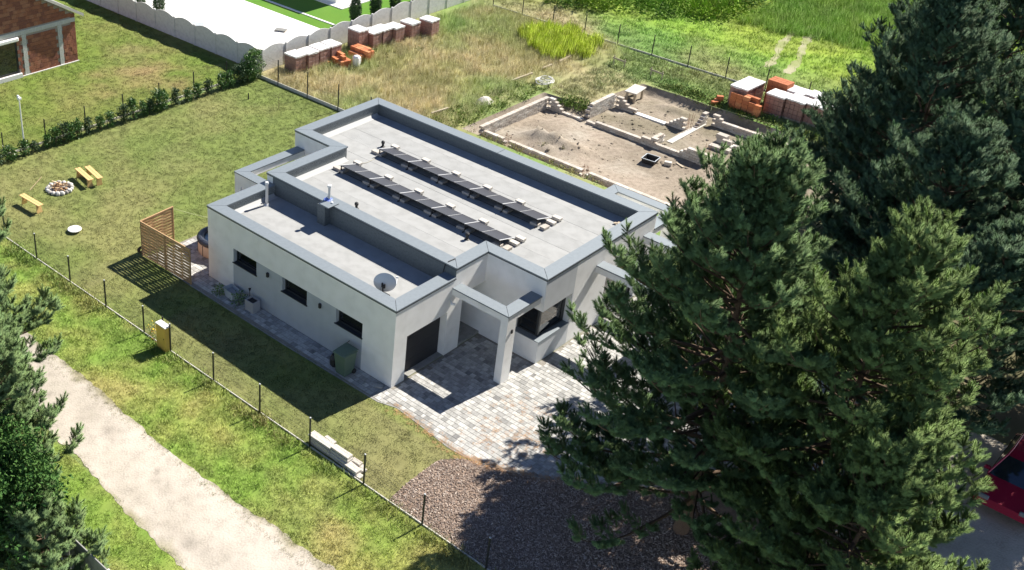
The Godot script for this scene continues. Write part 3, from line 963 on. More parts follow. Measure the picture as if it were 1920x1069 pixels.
# ------------------------------------------------------------------ ground
var PAVE := PackedVector2Array([Vector2(-13.35, -2.7), Vector2(-13.35, 0.95), Vector2(-10.4, 1.06), Vector2(-5, 1.05), Vector2(0.2, 0.93), Vector2(0.9, 0.68), Vector2(2.2, 0.80), Vector2(3.5, 0.97), Vector2(4.2, 0.92), Vector2(4.9, 0.72), Vector2(5.7, 0.38), Vector2(6.4, -0.03), Vector2(8.0, -1.25), Vector2(9.6, -2.7), Vector2(11.5, -4.6), Vector2(13.5, -6.2), Vector2(13.5, -13.0), Vector2(2.72, -13.0), Vector2(2.72, -5.2), Vector2(0, -5.2), Vector2(0, -0.0), Vector2(-10.36, 0.0), Vector2(-10.36, -2.7)])
var MULCH := PackedVector2Array([Vector2(3.85, 4.36), Vector2(3.72, 3.2), Vector2(3.70, 1.75), Vector2(4.25, 1.0), Vector2(5.0, 0.74), Vector2(5.8, 0.36), Vector2(6.5, -0.05), Vector2(8.05, -1.2), Vector2(9.6, -2.6), Vector2(11.6, -4.5), Vector2(16.0, -4.5), Vector2(16.0, 4.22)])
var HOUSE := [PackedVector2Array([Vector2(-10.36, -3.28), Vector2(0, -3.28), Vector2(0, 0), Vector2(-10.36, 0)]), PackedVector2Array([Vector2(-12.68, -12.68), Vector2(2.706, -12.68), Vector2(2.706, -5.13), Vector2(0, -5.13), Vector2(0, -3.28), Vector2(-10.36, -3.28), Vector2(-10.36, -7.11), Vector2(-12.68, -7.11)])]
var LAWN: PackedVector2Array
var VERGE: PackedVector2Array
var ROAD: PackedVector2Array
var VERGE_LOW: PackedVector2Array
var NEIGHBOUR: PackedVector2Array

func inp(x: float, z: float, p: PackedVector2Array) -> bool:
	return Geometry2D.is_point_in_polygon(Vector2(x, z), p)

var TRACKS := []

func strip(pts: Array, w: float) -> PackedVector2Array:
	var a := []
	var b := []
	for i in pts.size():
		var d: Vector2 = (pts[mini(i + 1, pts.size() - 1)] - pts[maxi(i - 1, 0)]).normalized()
		a.append(pts[i] + d.orthogonal() * w)
		b.append(pts[i] - d.orthogonal() * w)
	b.reverse()
	return ragged(a + b, 0.2, 0.25, 9)

func build_ground() -> void:
	for o in [0.0, 1.35]:
		TRACKS.append(strip([Vector2(-5.9 + o, -41.2), Vector2(-6.4 + o, -43.7), Vector2(-7.2 + o, -46.0), Vector2(-7.7 + o * 0.8, -48.6), Vector2(-7.3 + o * 0.7, -51.0)], 0.24))
		struct("wheel_track", sheet(TRACKS.back(), 0.003, 0.3, func(x, z): return mixc(Color(.36, .34, .22), Color(.24, .27, .10), 0.5 + 1.4 * n2(x, z, 0.5, 5))), M.turf)
	struct("ground", sheet(PackedVector2Array(rectp(-48, -74, 26, 30)), -0.008, 0.6, ground_col, PIT), M.turf)
	var s := st()
	for r in [[-900, -900, 900, -74], [-900, 30, 900, 900], [-900, -74, -48, 30], [26, -74, 900, 30]]:
		for v in [Vector2(r[0], r[1]), Vector2(r[2], r[1]), Vector2(r[2], r[3]), Vector2(r[0], r[1]), Vector2(r[2], r[3]), Vector2(r[0], r[3])]:
			s.set_normal(Vector3.UP); s.set_color(Color(.11, .14, .04)); s.add_vertex(Vector3(v.x, -0.008, v.y))
	struct("ground", s, M.turf)
	LAWN = PackedVector2Array([Vector2(-25.6, -16.25), Vector2(4.6, -16.6), Vector2(14, -16.6), Vector2(14, -6.0), Vector2(6, 0), Vector2(3.8, 1.5), Vector2(3.8, 4.37), Vector2(-27.5, 4.72), Vector2(-25.9, 0.5)])
	struct("lawn", sheet(LAWN, 0.0, 0.3, lawn_col), M.turf)
	NEIGHBOUR = PackedVector2Array(rectp(-48, -16.7, -25.9, 6))
	struct("neighbouring_lawn", sheet(NEIGHBOUR, -0.001, 0.35, far_lawn_col), M.turf)
	VERGE = ragged([Vector2(-45, 4.95), Vector2(22, 4.2), Vector2(22, 7.75), Vector2(5, 7.72), Vector2(-2, 8.08), Vector2(-9, 7.9), Vector2(-45, 8.0)], 0.0, 1.0)
	struct("verge", sheet(VERGE, 0.0, 0.3, verge_col), M.turf)
	VERGE_LOW = PackedVector2Array(rectp(-45, 10.6, 22, 30))
	struct("verge", sheet(VERGE_LOW, 0.0, 0.35, verge_col), M.turf)
	ROAD = ragged([Vector2(-45, 7.85), Vector2(-9, 7.85), Vector2(-2, 8.05), Vector2(5, 7.7), Vector2(22, 7.7), Vector2(22, 10.9), Vector2(1.4, 11.0), Vector2(-6.5, 10.35), Vector2(-45, 10.3)], 0.16, 0.12, 6)
	struct("road", sheet(ROAD, 0.006, 0.2, road_col), M.road)
	# pit of the building site
	s = st()
	var bb := Rect2(PIT[0], Vector2.ZERO)
	for p in PIT: bb = bb.expand(p)
	var cell := 0.25
	var hh := func(x: float, z: float) -> float:
		var d := 99.0
		for i in PIT.size():
			var q := Geometry2D.get_closest_point_to_segment(Vector2(x, z), PIT[i], PIT[(i + 1) % PIT.size()])
			d = minf(d, q.distance_to(Vector2(x, z)))
		var f := pit_floor(x, z)
		return lerpf(-0.004, f, clampf(d / 0.35, 0, 1))
	var nx := int(ceil(bb.size.x / cell)); var nzc := int(ceil(bb.size.y / cell))
	var hts := {}
	for i in nx:
		for j in nzc:
			var o := bb.position + Vector2(i, j) * cell
			var c := PackedVector2Array([o, o + Vector2(cell, 0), o + Vector2(cell, cell), o + Vector2(0, cell)])
			var ins := 0
			for v in c:
				if Geometry2D.is_point_in_polygon(v, PIT): ins += 1
			var polys := [c]
			if ins < 4: polys = Geometry2D.intersect_polygons(c, PIT)
			for q in polys:
				var idx := Geometry2D.triangulate_polygon(q)
				for k in range(0, idx.size(), 3):
					var V := []
					for m in 3:
						var v: Vector2 = q[idx[k + m]]
						var key := Vector2i(v * 1000)
						if not hts.has(key): hts[key] = hh.call(v.x, v.y)
						V.append(Vector3(v.x, hts[key], v.y))
					if (V[2] - V[0]).cross(V[1] - V[0]).y < 0: V = [V[0], V[2], V[1]]
					for P in V:
						s.set_color(soil_col(P.x, P.z)); s.set_smooth_group(0); s.add_vertex(P)
	s.generate_normals()
	struct("excavated_soil", s, M.soil)
	# trodden soil round the pit on the house side
	# white patio behind the concrete wall, bright lawn beyond
	s = st()
	box(s, Vector3(-70, -0.006, -24.85), Vector3(-26.2, 0.02, -17.0))
	struct("patio", s, M.white_slab)
	struct("garden_lawn", sheet(PackedVector2Array(rectp(-62, -60, -26.2, -24.85)), 0.002, 0.6, func(x, z): return mixc(Color(.075, .20, .008), Color(.10, .215, .018), 0.5 + n2(x, z, 0.15, 5) + 0.6 * n2(x, z, 0.9, 2))), M.turf)
	# mulch bed
	struct("mulch_bed", sheet(MULCH, 0.004, 0.25, func(x, z): return mixc(Color(.25, .18, .14), Color(.33, .25, .20), 0.5 + n2(x, z, 0.4, 5) + 0.6 * n2(x, z, 2.0, 2))), M.soil)
	struct("sandy_yard", sheet(ragged(rectp(13.4, -13.5, 30, -4.4), 0.3, 0.4), 0.003, 0.4, func(x, z): return mixc(Color(.50, .45, .38), Color(.36, .33, .27), 0.4 + n2(x, z, 0.2, 5))), M.road)
	build_paving()

func build_paving() -> void:
	var root := Node3D.new()
	put(self, root, "paving")
	root.set_meta("kind", "structure")
	var base := sheet(PAVE, 0.004, 0.5, func(_x, _z): return Color.WHITE)
	part("joint_sand", base, M.joint, root)
	var lens := [0.14, 0.21, 0.28]
	var meshes := []
	for l in lens:
		var b := st()
		bbox(b, Vector3(l - 0.008, 0.05, 0.202), 0.006)
		meshes.append(b.commit())
	var all := []
	var z := -13.0
	while z < 1.2:
		var x := -13.6 + rng.randf() * 0.2
		while x < 13.8:
			var k := rng.randi() % 3
			var cx: float = x + lens[k] / 2
			x += lens[k]
			var zc := z + 0.105
			if not inp(cx, zc, PAVE): continue
			var edge: float = lens[k] / 2
			if not (inp(cx - edge, zc, PAVE) and inp(cx + edge, zc, PAVE) and inp(cx, zc - 0.1, PAVE) and inp(cx, zc + 0.1, PAVE)): continue
			var tone := clampi(int(rng.randfn(1.6 + 1.6 * n2(cx, zc, 0.12, 8), 1.15)), 0, 4)
			if rng.randf() < 0.14: tone = 5
			all.append([cx, zc, k, tone])
		z += 0.21
	var scored := []
	for i in all.size():
		var a: Array = all[i]
		var vis: bool = a[0] > -0.4 and a[0] < 6.4 and a[1] > -2.6
		if vis: scored.append([-(a[0] + a[1]), i])
	scored.sort_custom(func(p, q): return p[0] < q[0])
	var chosen := {}
	for i in mini(300, scored.size()): chosen[scored[i][1]] = true
	var xfs := [[], [], []]
	var cols := [[], [], []]
	var raw := [Color(.46, .457, .448), Color(.395, .393, .386), Color(.33, .329, .324), Color(.265, .265, .263), Color(.205, .205, .207), Color(.52, .513, .50)]
	for i in all.size():
		var a: Array = all[i]
		var xf := Transform3D(Basis(Vector3(1, 0, 0), rng.randfn(0, 0.006)) * Basis(Vector3(0, 0, 1), rng.randfn(0, 0.006)), Vector3(a[0], -0.012 + rng.randfn(0, 0.0012), a[1]))
		if chosen.has(i): mi("paver", meshes[a[2]], M.paver[a[3]], root, xf)
		else:
			xfs[a[2]].append(xf); cols[a[2]].append(raw[a[3]])
	for k in 3:
		var o := mmi("paver_field", meshes[k], M.paver_v, xfs[k], cols[k], root)
		o.set_meta("kind", "stuff")
	# concrete edging along the lawn side
	var e := st()
	for i in range(1, 12):
		var a := PAVE[i]; var b := PAVE[i + 1]
		var d := (b - a).normalized()
		var nrm2 := Vector2(-d.y, d.x) * 0.025
		prism(e, [a + nrm2, b + nrm2, b - nrm2, a - nrm2], -0.05, 0.012)
	part("edging", e, M.concrete_dark, root)

func build_vegetation() -> void:
	var short := blades(16, 0.05, 0.13, 0.014, 0.5)
	var mid := blades(22, 0.10, 0.15, 0.011, 0.5)
	var tall := blades(34, 0.5, 0.22, 0.009, 0.25)
	var weed := leaves(16, 0.14, 0.11, 0.05).commit()
	var var_ := func(c: Color, a := 0.3) -> Color:
		var k := 1.0 + rng.randf_range(-a, a)
		return Color(c.r * k, c.g * k * rng.randf_range(0.94, 1.06), c.b * k)
	var lawn_skip := [PAVE, MULCH, HOUSE[0], HOUSE[1]]
	scatter("lawn_grass", "short mown grass of the garden round the white house", "grass", LAWN, 75, short, M.grass, func(x, z): return var_.call(lawn_col(x, z) * 1.2), 0.7, 1.25, lawn_skip)
	var nl := PackedVector2Array(rectp(-44, -16.6, -25.95, 3))
	scatter("neighbouring_grass", "grass of the neighbouring lawn beside the brick house", "grass", nl, 38, short, M.grass, func(x, z): return var_.call(far_lawn_col(x, z) * 1.2), 0.9, 1.6)
	var vl := PackedVector2Array(rectp(-19, 4.5, 9, 8.2))
	scatter("verge_grass", "lush green grass between the wire fence and the sandy road", "grass", vl, 70, mid, M.grass, func(x, z): return var_.call(verge_col(x, z) * 1.4), 0.6, 1.3, [ROAD])
	# taller fringe along the fence kerb
	var fr := PackedVector2Array([Vector2(-19, 4.68), Vector2(9, 4.36), Vector2(9, 4.85), Vector2(-19, 5.25)])
	scatter("verge_grass", "taller grass fringe along the outside of the fence kerb", "grass", fr, 50, mid, M.grass, func(x, z): return var_.call(verge_col(x + 9, z) * 0.95), 1.2, 2.6, [], 0.0, func(x, z): return 0.35 + 1.4 * n2(x, z, 0.4, 5))
	var re := PackedVector2Array(rectp(-16, 7.5, 9, 8.35))
	scatter("road_edge_grass", "sparse dusty tufts along the edge of the sandy road", "grass", re, 34, mid, M.grass, func(x, z): return var_.call(mixc(verge_col(x, z), Color(.22, .21, .11), 0.5)), 0.4, 0.8)
	var lv := PackedVector2Array(rectp(-12, 10.2, 6, 13.3))
	scatter("verge_grass", "rough grass between the sandy road and the dark concrete fence", "grass", lv, 60, mid, M.grass, func(x, z): return var_.call(verge_col(x, z) * 1.3), 0.6, 1.3, [ROAD], 0.0, func(x, z): return clampf(0.75 + (z - 10.9) * 0.6 + n2(x, z, 0.5, 2), 0.35, 1))
	scatter("road_edge_grass", "ragged tufts along the lower edge of the sandy road", "grass", PackedVector2Array(rectp(-12, 9.9, 5, 11.0)), 26, mid, M.grass, func(x, z): return var_.call(mixc(verge_col(x, z), Color(.24, .23, .12), 0.45)), 0.5, 1.0, [], 0.0, func(x, z): return clampf((z - 10.15 - 0.08 * clampf(x + 6, 0, 8)) * 2.0, 0, 1))
	# dry field behind the garden
	var fl := PackedVector2Array(rectp(-25.3, -37.2, -12.9, -16.6))
	scatter("dry_field_grass", "tall straw-coloured grass of the vacant plot behind the house", "grass", fl, 26, tall, M.grass, func(x, z): return var_.call(field_col(x, z) * 1.6, 0.3), 0.45, 1.15, [], 0.0, func(x, z): return clampf(1.0 - (x + 15.5) * 0.35, 0.12, 1) if x > -15.5 else 1.0)
	var fr2 := PackedVector2Array([Vector2(-12.9, -37.2), Vector2(1.5, -37.2), Vector2(1.5, -33.4), Vector2(-9.8, -33.2), Vector2(-10.3, -27.8), Vector2(-12.9, -27.6)])
	scatter("dry_field_grass", "trampled yellow-green growth between the foundations and the far fence", "grass", fr2, 30, mid, M.grass, func(x, z): return var_.call(field_col(x + 3, z) * 1.1, 0.3), 0.9, 2.2)
	var gm := PackedVector2Array(rectp(-14.9, -27.6, -12.8, -17.5))
	scatter("field_weeds", "green weeds along the edge of the foundation pit", "weeds", gm, 26, weed, M.leaf, func(x, z): return var_.call(mixc(Color(.10, .19, .03), Color(.21, .24, .06), rng.randf())), 0.7, 1.5)
	scatter("field_weeds", "green weeds in the gap between foundation walls and bank", "weeds", PackedVector2Array(rectp(-11.6, -28.0, -9.75, -26.75)), 40, weed, M.leaf, func(x, z): return var_.call(mixc(Color(.06, .13, .02), Color(.15, .2, .04), rng.randf())), 0.7, 1.4)
	scatter("field_weeds", "weeds growing along the house side of the foundation wall", "weeds", PackedVector2Array(rectp(-12.6, -20.1, -3, -19.6)), 14, weed, M.leaf, func(x, z): return var_.call(mixc(Color(.12, .17, .04), Color(.28, .24, .10), rng.randf())), 0.5, 1.2)
	scatter("field_weeds", "green hedge-like growth on the bank below the brick pallets", "weeds", PackedVector2Array([Vector2(-8.7, -33.1), Vector2(3, -32.6), Vector2(3, -33.4), Vector2(-8.7, -34.3)]), 34, weed, M.leaf, func(x, z): return var_.call(mixc(Color(.07, .13, .025), Color(.20, .23, .06), rng.randf())), 0.8, 1.7)
	# goldenrod
	var st2 := blades(26, 0.95, 0.16, 0.026, 0.10)
	scatter("goldenrod", "patch of bright yellow-green goldenrod in the dry field", "flowers", ragged([Vector2(-19.6, -34.2), Vector2(-19.3, -36.3), Vector2(-17.2, -37.2), Vector2(-14.9, -36.6), Vector2(-14.1, -34.0), Vector2(-15.5, -31.7), Vector2(-17.5, -32.4)], 0.5, 0.4), 26, st2, M.grass, func(x, z): return var_.call(Color(.43, .54, .025)), 0.6, 1.05)
	# far green meadow
	var far := PackedVector2Array(rectp(-26, -72, 6, -37.6))
	scatter("meadow_grass", "bright green meadow grass beyond the far wire fence", "grass", far, 11, mid, M.grass, func(x, z): return var_.call(field_col(x, z) * 1.25), 1.2, 2.4, TRACKS)
	var st3 := leaves(40, 0.42, 0.2, 0.08).commit()
	var bank := ragged([Vector2(-22.5, -41.0), Vector2(-20.2, -40.9), Vector2(-17.6, -43.0), Vector2(-14.6, -44.8), Vector2(-11.5, -47.8), Vector2(-11.5, -53), Vector2(-22.5, -53)], 0.7, 0.5)
	scatter("tall_greenery", "dense bank of mixed green shrubs at the back of the meadow", "shrubbery", bank, 2.4, st3, M.leaf, func(x, z): return var_.call(mixc(Color(.085, .165, .025), Color(.19, .30, .03), 0.5 + 1.3 * n2(x, z, 0.15, 4))), 0.9, 2.0, [], 0.25)
	var lush := ragged([Vector2(-11.0, -47.6), Vector2(-2, -49.0), Vector2(3, -49), Vector2(3, -70), Vector2(-13, -70)], 0.6, 0.5)
	scatter("tall_meadow_grass", "tall lush bright green grass at the far edge of the meadow", "grass", lush, 14, tall, M.grass, func(x, z): return var_.call(mixc(Color(.15, .31, .015), Color(.23, .36, .03), 0.5 + n2(x, z, 0.15, 4))), 0.9, 1.7)
	# weeds at the pallet feet
	scatter("field_weeds", "green weeds round the feet of the brick pallets", "weeds", PackedVector2Array([Vector2(-24.1, -30), Vector2(-22.2, -30.4), Vector2(-21.5, -22), Vector2(-23.6, -17.4), Vector2(-25, -17.4)]), 5, weed, M.leaf, func(x, z): return var_.call(mixc(Color(.09, .16, .025), Color(.22, .2, .06), rng.randf())), 0.8, 1.6)
	# growth and clods on the bare soil of the site
	scatter("site_weeds", "sparse grey-green weeds on the soil mound inside the foundations", "weeds", PackedVector2Array([Vector2(-10.2, -23.0), Vector2(-8.2, -23.1), Vector2(-7.6, -22.0), Vector2(-9.4, -21.2)]), 9, weed, M.leaf, func(x, z): return var_.call(mixc(Color(.14, .15, .07), Color(.22, .22, .10), rng.randf())), 0.5, 1.0, [], -0.15)
	var clod := st()
	stone_mesh(clod, Vector3.ZERO, Vector3(0.05, 0.035, 0.05), 3.0)
	var cx := []
	var cc := []
	for i in 1700:
		var p := Vector2(rng.randf_range(-11.6, 3.5), rng.randf_range(-31.2, -20.7))
		if rng.randf() > 0.35 + 1.6 * n2(p.x, p.y, 0.3, 31): continue
		if not Geometry2D.is_point_in_polygon(p, PIT): continue
		var k := pow(rng.randf(), 3.0) * 1.6 + 0.35
		cx.append(Transform3D(Basis(Vector3.UP, rng.randf() * TAU).scaled(Vector3(k, k * rng.randf_range(0.6, 1.1), k)), Vector3(p.x, pit_floor(p.x, p.y) + 0.008, p.y)))
		cc.append(soil_col(p.x, p.y) * rng.randf_range(0.6, 1.15))
	tag(mmi("soil_clods", clod.commit(), M.soil, cx, cc, self), "loose clods and rubble strewn over the bare site soil", "rubble", "", "stuff")
	# mulch chips
	var chip := st(); bbox(chip, Vector3(0.065, 0.010, 0.024), 0.003)
	var xfs := []
	var cols := []
	for i in 42000:
		var p := Vector2(rng.randf_range(3.5, 13.5), rng.randf_range(-3.0, 4.4))
		if not Geometry2D.is_point_in_polygon(p, MULCH): continue
		var b := Basis(Vector3.UP, rng.randf() * TAU) * Basis(Vector3.RIGHT, rng.randfn(0, 0.5)) * Basis(Vector3.BACK, rng.randfn(0, 0.35))
		var sc := rng.randf_range(0.5, 1.35)
		xfs.append(Transform3D(b.scaled(Vector3.ONE * sc), Vector3(p.x, 0.016 + rng.randf() * 0.016, p.y)))
		var k := rng.randf()
		cols.append(M.mulch[0] if k < 0.4 else (M.mulch[1] if k < 0.7 else (M.mulch[2] if k < 0.9 else M.mulch[3])))
	tag(mmi("bark_mulch", chip.commit(), vmat(0.95), xfs, cols, self), "brown bark chips covering the bed under the pines", "bark mulch", "", "stuff")
	# fallen pine needles along the paving edge
	var nd := st()
	for i in 14:
		var a := rng.randf() * TAU
		var p := Vector3(rng.randfn(0, 0.06), 0.004 + rng.randf() * 0.006, rng.randfn(0, 0.06))
		var d := Vector3(cos(a), 0.05, sin(a)) * 0.07
		var w := Vector3(-sin(a), 0, cos(a)) * 0.004
		tri(nd, p - w, p + w, p + d)
	xfs = []; cols = []
	for i in 420:
		var p := Vector2.ZERO
		var k := i % 10
		if k < 6:
			var e := rng.randf() * 7.0
			var q := PAVE[5 + int(e)].lerp(PAVE[6 + int(e)], e - int(e))
			p = q + Vector2(rng.randfn(0, 0.12), rng.randfn(0.02, 0.13))
		else:
			var c: Array = [[4.15, -0.6], [4.9, -0.9], [3.9, -2.6], [5.6, -1.4]][k % 4]
			p = Vector2(c[0] + rng.randfn(0, 0.6), c[1] + rng.randfn(0, 0.45))
		xfs.append(Transform3D(Basis(Vector3.UP, rng.randf() * TAU), Vector3(p.x, 0.024, p.y)))
		cols.append(mixc(Color(.36, .19, .09), Color(.48, .29, .14), rng.randf()))
	tag(mmi("pine_needle_litter", nd.commit(), vmat(0.9), xfs, cols, self), "orange fallen pine needles drifted along the paving edge", "pine needles", "", "stuff")

# ------------------------------------------------------------------ objects
func wire_panel(w: float, y0: float, y1: float) -> ArrayMesh:
	var s := st()
	var r := 0.0016
	var n := int(w / 0.06)
	for i in n + 1:
		var x := w * i / n
		quad(s, Vector3(x - r, y1, 0), Vector3(x + r, y1, 0), Vector3(x + r, y0, 0), Vector3(x - r, y0, 0))
		quad(s, Vector3(x, y1, -r), Vector3(x, y1, r), Vector3(x, y0, r), Vector3(x, y0, -r))
	var y := y0
	while y <= y1 + 0.01:
		box(s, Vector3(0, y - 0.0018, -0.0018), Vector3(w, y + 0.0018, 0.0018))
		y += 0.18
	return s.commit()

func fence(called: String, label: String, pts: Array, hgt: float, kerb: float, dark := false) -> Node3D:
	# pts: post positions (Vector2) in order
	var a: Vector2 = pts[0]
	var t := thing(called, label, "fence", Vector3(a.x, 0, a.y))
	var pm := st()
	bbox(pm, Vector3(0.055, hgt, 0.045), 0.004, Transform3D(Basis.IDENTITY, Vector3(0, hgt / 2, 0)))
	var pmesh := pm.commit()
	var cap := st()
	bbox(cap, Vector3(0.062, 0.03, 0.052), 0.006)
	var cmesh := cap.commit()
	for p in pts:
		var q := mi("post", pmesh, M.post, t, Transform3D(Basis.IDENTITY, Vector3(p.x - a.x, 0, p.y - a.y)))
		mi("post_cap", cmesh, M.alu if not dark else M.post, q, Transform3D(Basis.IDENTITY, Vector3(0, hgt + 0.015, 0)))
	for i in pts.size() - 1:
		var p: Vector2 = pts[i]; var q: Vector2 = pts[i + 1]
		var L := p.distance_to(q)
		var d := (q - p) / L
		var b := Basis(Vector3(d.x, 0, d.y), Vector3.UP, Vector3(-d.y, 0, d.x))
		mi("wire_mesh", wire_panel(L, kerb + 0.04, hgt - 0.06), M.wire, t, Transform3D(b, Vector3(p.x - a.x, 0, p.y - a.y)))
		if kerb > 0:
			var k := st()
			bbox(k, Vector3(L - 0.06, kerb + 0.05, 0.045), 0.006, Transform3D(Basis.IDENTITY, Vector3(L / 2, kerb / 2 - 0.025, 0)))
			mi("kerb_board", k.commit(), M.kerb, t, Transform3D(b, Vector3(p.x - a.x, 0, p.y - a.y)))
	return t

func build_fences() -> void:
	var pts := []
	for i in range(-2, 4): pts.append(Vector2(-16.34 + 2.5 * i, 0))
	pts.append(Vector2(-7.2, 0))
	for i in range(1, 8): pts.append(Vector2(-7.2 + 2.5 * i, 0))
	for i in pts.size(): pts[i].y = 4.43 - 0.011 * pts[i].x
	fence("wire_fence", "black-posted wire mesh fence on a pale kerb along the road verge", pts, 1.25, 0.05)
	pts = []
	for i in 12: pts.append(Vector2(-26.1 + 2.42 * i, -16.2 - 0.036 * i))
	fence("wire_fence", "dark wire fence on a low concrete kerb between lawn and dry field", pts, 1.55, 0.2, true)
	pts = []
	for i in 8: pts.append(Vector2(-25.95, 2.9 - 2.45 * i))
	fence("wire_fence", "dark-posted wire fence behind the row of young shrubs", pts, 1.3, 0.12, true)
	pts = []
	for i in 11: pts.append(Vector2(-24.4 + 2.53 * i, -37.45))
	fence("wire_fence", "wire fence across the meadow beyond the building site", pts, 1.35, 0.1, true)

func precast_wall(label: String, a: Vector2, b: Vector2, n: int, h0: float, h1: float) -> void:
	var t := thing("concrete_wall", label, "wall", Vector3(a.x, 0, a.y))
	t.set_meta("group", "precast concrete garden walls")
	var L := a.distance_to(b) / n
	var d := (b - a).normalized()
	var bs := Basis(Vector3(d.x, 0, d.y), Vector3.UP, Vector3(-d.y, 0, d.x))
	# bottom boards and an arched top board
	var brd := st()
	bbox(brd, Vector3(L - 0.13, 0.49, 0.05), 0.006)
	var bm := brd.commit()
	var top := st()
	var N := 12
	var W := L - 0.13
	for i in N:
		var u0 := -W / 2 + W * i / N; var u1 := -W / 2 + W * (i + 1) / N
		var y0 := 0.30 + (h1 - h0) * sin(PI * i / N); var y1 := 0.30 + (h1 - h0) * sin(PI * (i + 1) / N)
		for z in [0.025, -0.025]:
			var q := [Vector3(u0, y0, z), Vector3(u1, y1, z), Vector3(u1, 0, z), Vector3(u0, 0, z)]
			if z > 0: quad(top, q[0], q[1], q[2], q[3])
			else: quad(top, q[1], q[0], q[3], q[2])
		quad(top, Vector3(u0, y0, -0.025), Vector3(u1, y1, -0.025), Vector3(u1, y1, 0.025), Vector3(u0, y0, 0.025))
	var tmesh := top.commit()
	var ps := st()
	bbox(ps, Vector3(0.12, h0 + 0.06, 0.12), 0.012, Transform3D(Basis.IDENTITY, Vector3(0, (h0 + 0.06) / 2 - 0.02, 0)))
	var pm := ps.commit()
	for i in n + 1:
		mi("post", pm, M.precast, t, Transform3D(bs, Vector3(d.x * L * i, 0, d.y * L * i)))
		if i == n: break
		var c := Vector3(d.x, 0, d.y) * L * (i + 0.5)
		mi("panel", bm, M.precast, t, Transform3D(bs, c + Vector3(0, 0.245, 0)))
		mi("panel", bm, M.precast, t, Transform3D(bs, c + Vector3(0, 0.74, 0)))
		mi("panel", tmesh, M.precast, t, Transform3D(bs, c + Vector3(0, 0.988, 0)))

func build_concrete_walls() -> void:
	precast_wall("pale precast wall with arched bays casting shade on the brick house's lawn", Vector2(-25.95, -16.85), Vector2(-51.95, -16.4), 13, 1.34, 1.55)
	precast_wall("pale precast wall with arched bays behind the row of brick pallets", Vector2(-25.9, -17.0), Vector2(-26.4, -44.3), 14, 1.34, 1.55)

func brick_pallet(called: String, label: String, at: Vector3, turn: float, size: Vector3, bare := false, grp := "wrapped brick pallets along the concrete wall") -> Node3D:
	var t := thing(called, label, "brick pallet", at, turn, grp)
	var s := st()
	for i in 3: box(s, Vector3(-size.x / 2, 0.0, -size.z / 2 + i * (size.z - 0.1) / 2), Vector3(size.x / 2, 0.08, -size.z / 2 + 0.1 + i * (size.z - 0.1) / 2))
	box(s, Vector3(-size.x / 2, 0.08, -size.z / 2), Vector3(size.x / 2, 0.11, size.z / 2))
	part("pallet_base", s, M.board, t)
	var rows := 4
	var bh := (size.y - 0.12) / rows
	var row := st()
	var nx := 4
	for i in nx:
		for k in 3:
			bbox(row, Vector3(size.x / nx - 0.008, bh - 0.01, size.z / 3 - 0.008), 0.008, Transform3D(Basis.IDENTITY, Vector3(-size.x / 2 + size.x / nx * (i + 0.5), 0, -size.z / 2 + size.z / 3 * (k + 0.5))), 0.003)
	var rm := row.commit()
	for i in rows:
		mi("brick_course", rm, M.orange[i % 2] if bare else M.wrapped, t, Transform3D(Basis(Vector3.UP, rng.randfn(0, 0.008)), Vector3(0, 0.112 + bh * (i + 0.5), 0)))
	if not bare:
		var f := st()
		var n := 6
		var hh := func(i: int, j: int) -> float: return size.y + 0.008 + 0.018 * absf(n2(at.x + i * 0.2, at.z + j * 0.2, 1.4, 5)) * 2.0
		for i in n:
			for j in n:
				var x0 := -size.x / 2 - 0.015 + (size.x + 0.03) * i / n; var x1 := -size.x / 2 - 0.015 + (size.x + 0.03) * (i + 1) / n
				var z0 := -size.z / 2 - 0.015 + (size.z + 0.03) * j / n; var z1 := -size.z / 2 - 0.015 + (size.z + 0.03) * (j + 1) / n
				quad(f, Vector3(x0, hh.call(i, j), z0), Vector3(x1, hh.call(i + 1, j), z0), Vector3(x1, hh.call(i + 1, j + 1), z1), Vector3(x0, hh.call(i, j + 1), z1))
		for sd in [[Vector3(-1, 0, -1), Vector3(1, 0, -1)], [Vector3(1, 0, -1), Vector3(1, 0, 1)], [Vector3(1, 0, 1), Vector3(-1, 0, 1)], [Vector3(-1, 0, 1), Vector3(-1, 0, -1)]]:
			for k in 6:
				var p: Vector3 = sd[0].lerp(sd[1], k / 6.0); var q: Vector3 = sd[0].lerp(sd[1], (k + 1) / 6.0)
				var P := Vector3(p.x * (size.x / 2 + 0.016), 0, p.z * (size.z / 2 + 0.016)); var Q := Vector3(q.x * (size.x / 2 + 0.016), 0, q.z * (size.z / 2 + 0.016))
				var dp := 0.05 + 0.10 * absf(n2(at.x * 3 + p.x, at.z * 3 + p.z, 1.1)); var dq := 0.05 + 0.10 * absf(n2(at.x * 3 + q.x, at.z * 3 + q.z, 1.1))
				quad(f, P + Vector3(0, size.y + 0.01, 0), Q + Vector3(0, size.y + 0.01, 0), Q + Vector3(0, size.y - dq, 0), P + Vector3(0, size.y - dp, 0))
		part("film_cover", f, M.film, t)
	return t

func loose_blocks(label: String, at: Vector3, turn: float, spots: Array, grp := "") -> void:
	var t := thing("brick_stack", label, "bricks", at, turn, grp)
	var b := st()
	bbox(b, Vector3(0.37, 0.23, 0.245), 0.012)
	var bm := b.commit()
	for p in spots:
		mi("brick", bm, M.orange[rng.randi() % 3], t, Transform3D(Basis(Vector3.UP, p[3] if p.size() > 3 else rng.randfn(0, 0.03)), Vector3(p[0], p[1] * 0.232 + 0.117, p[2])))

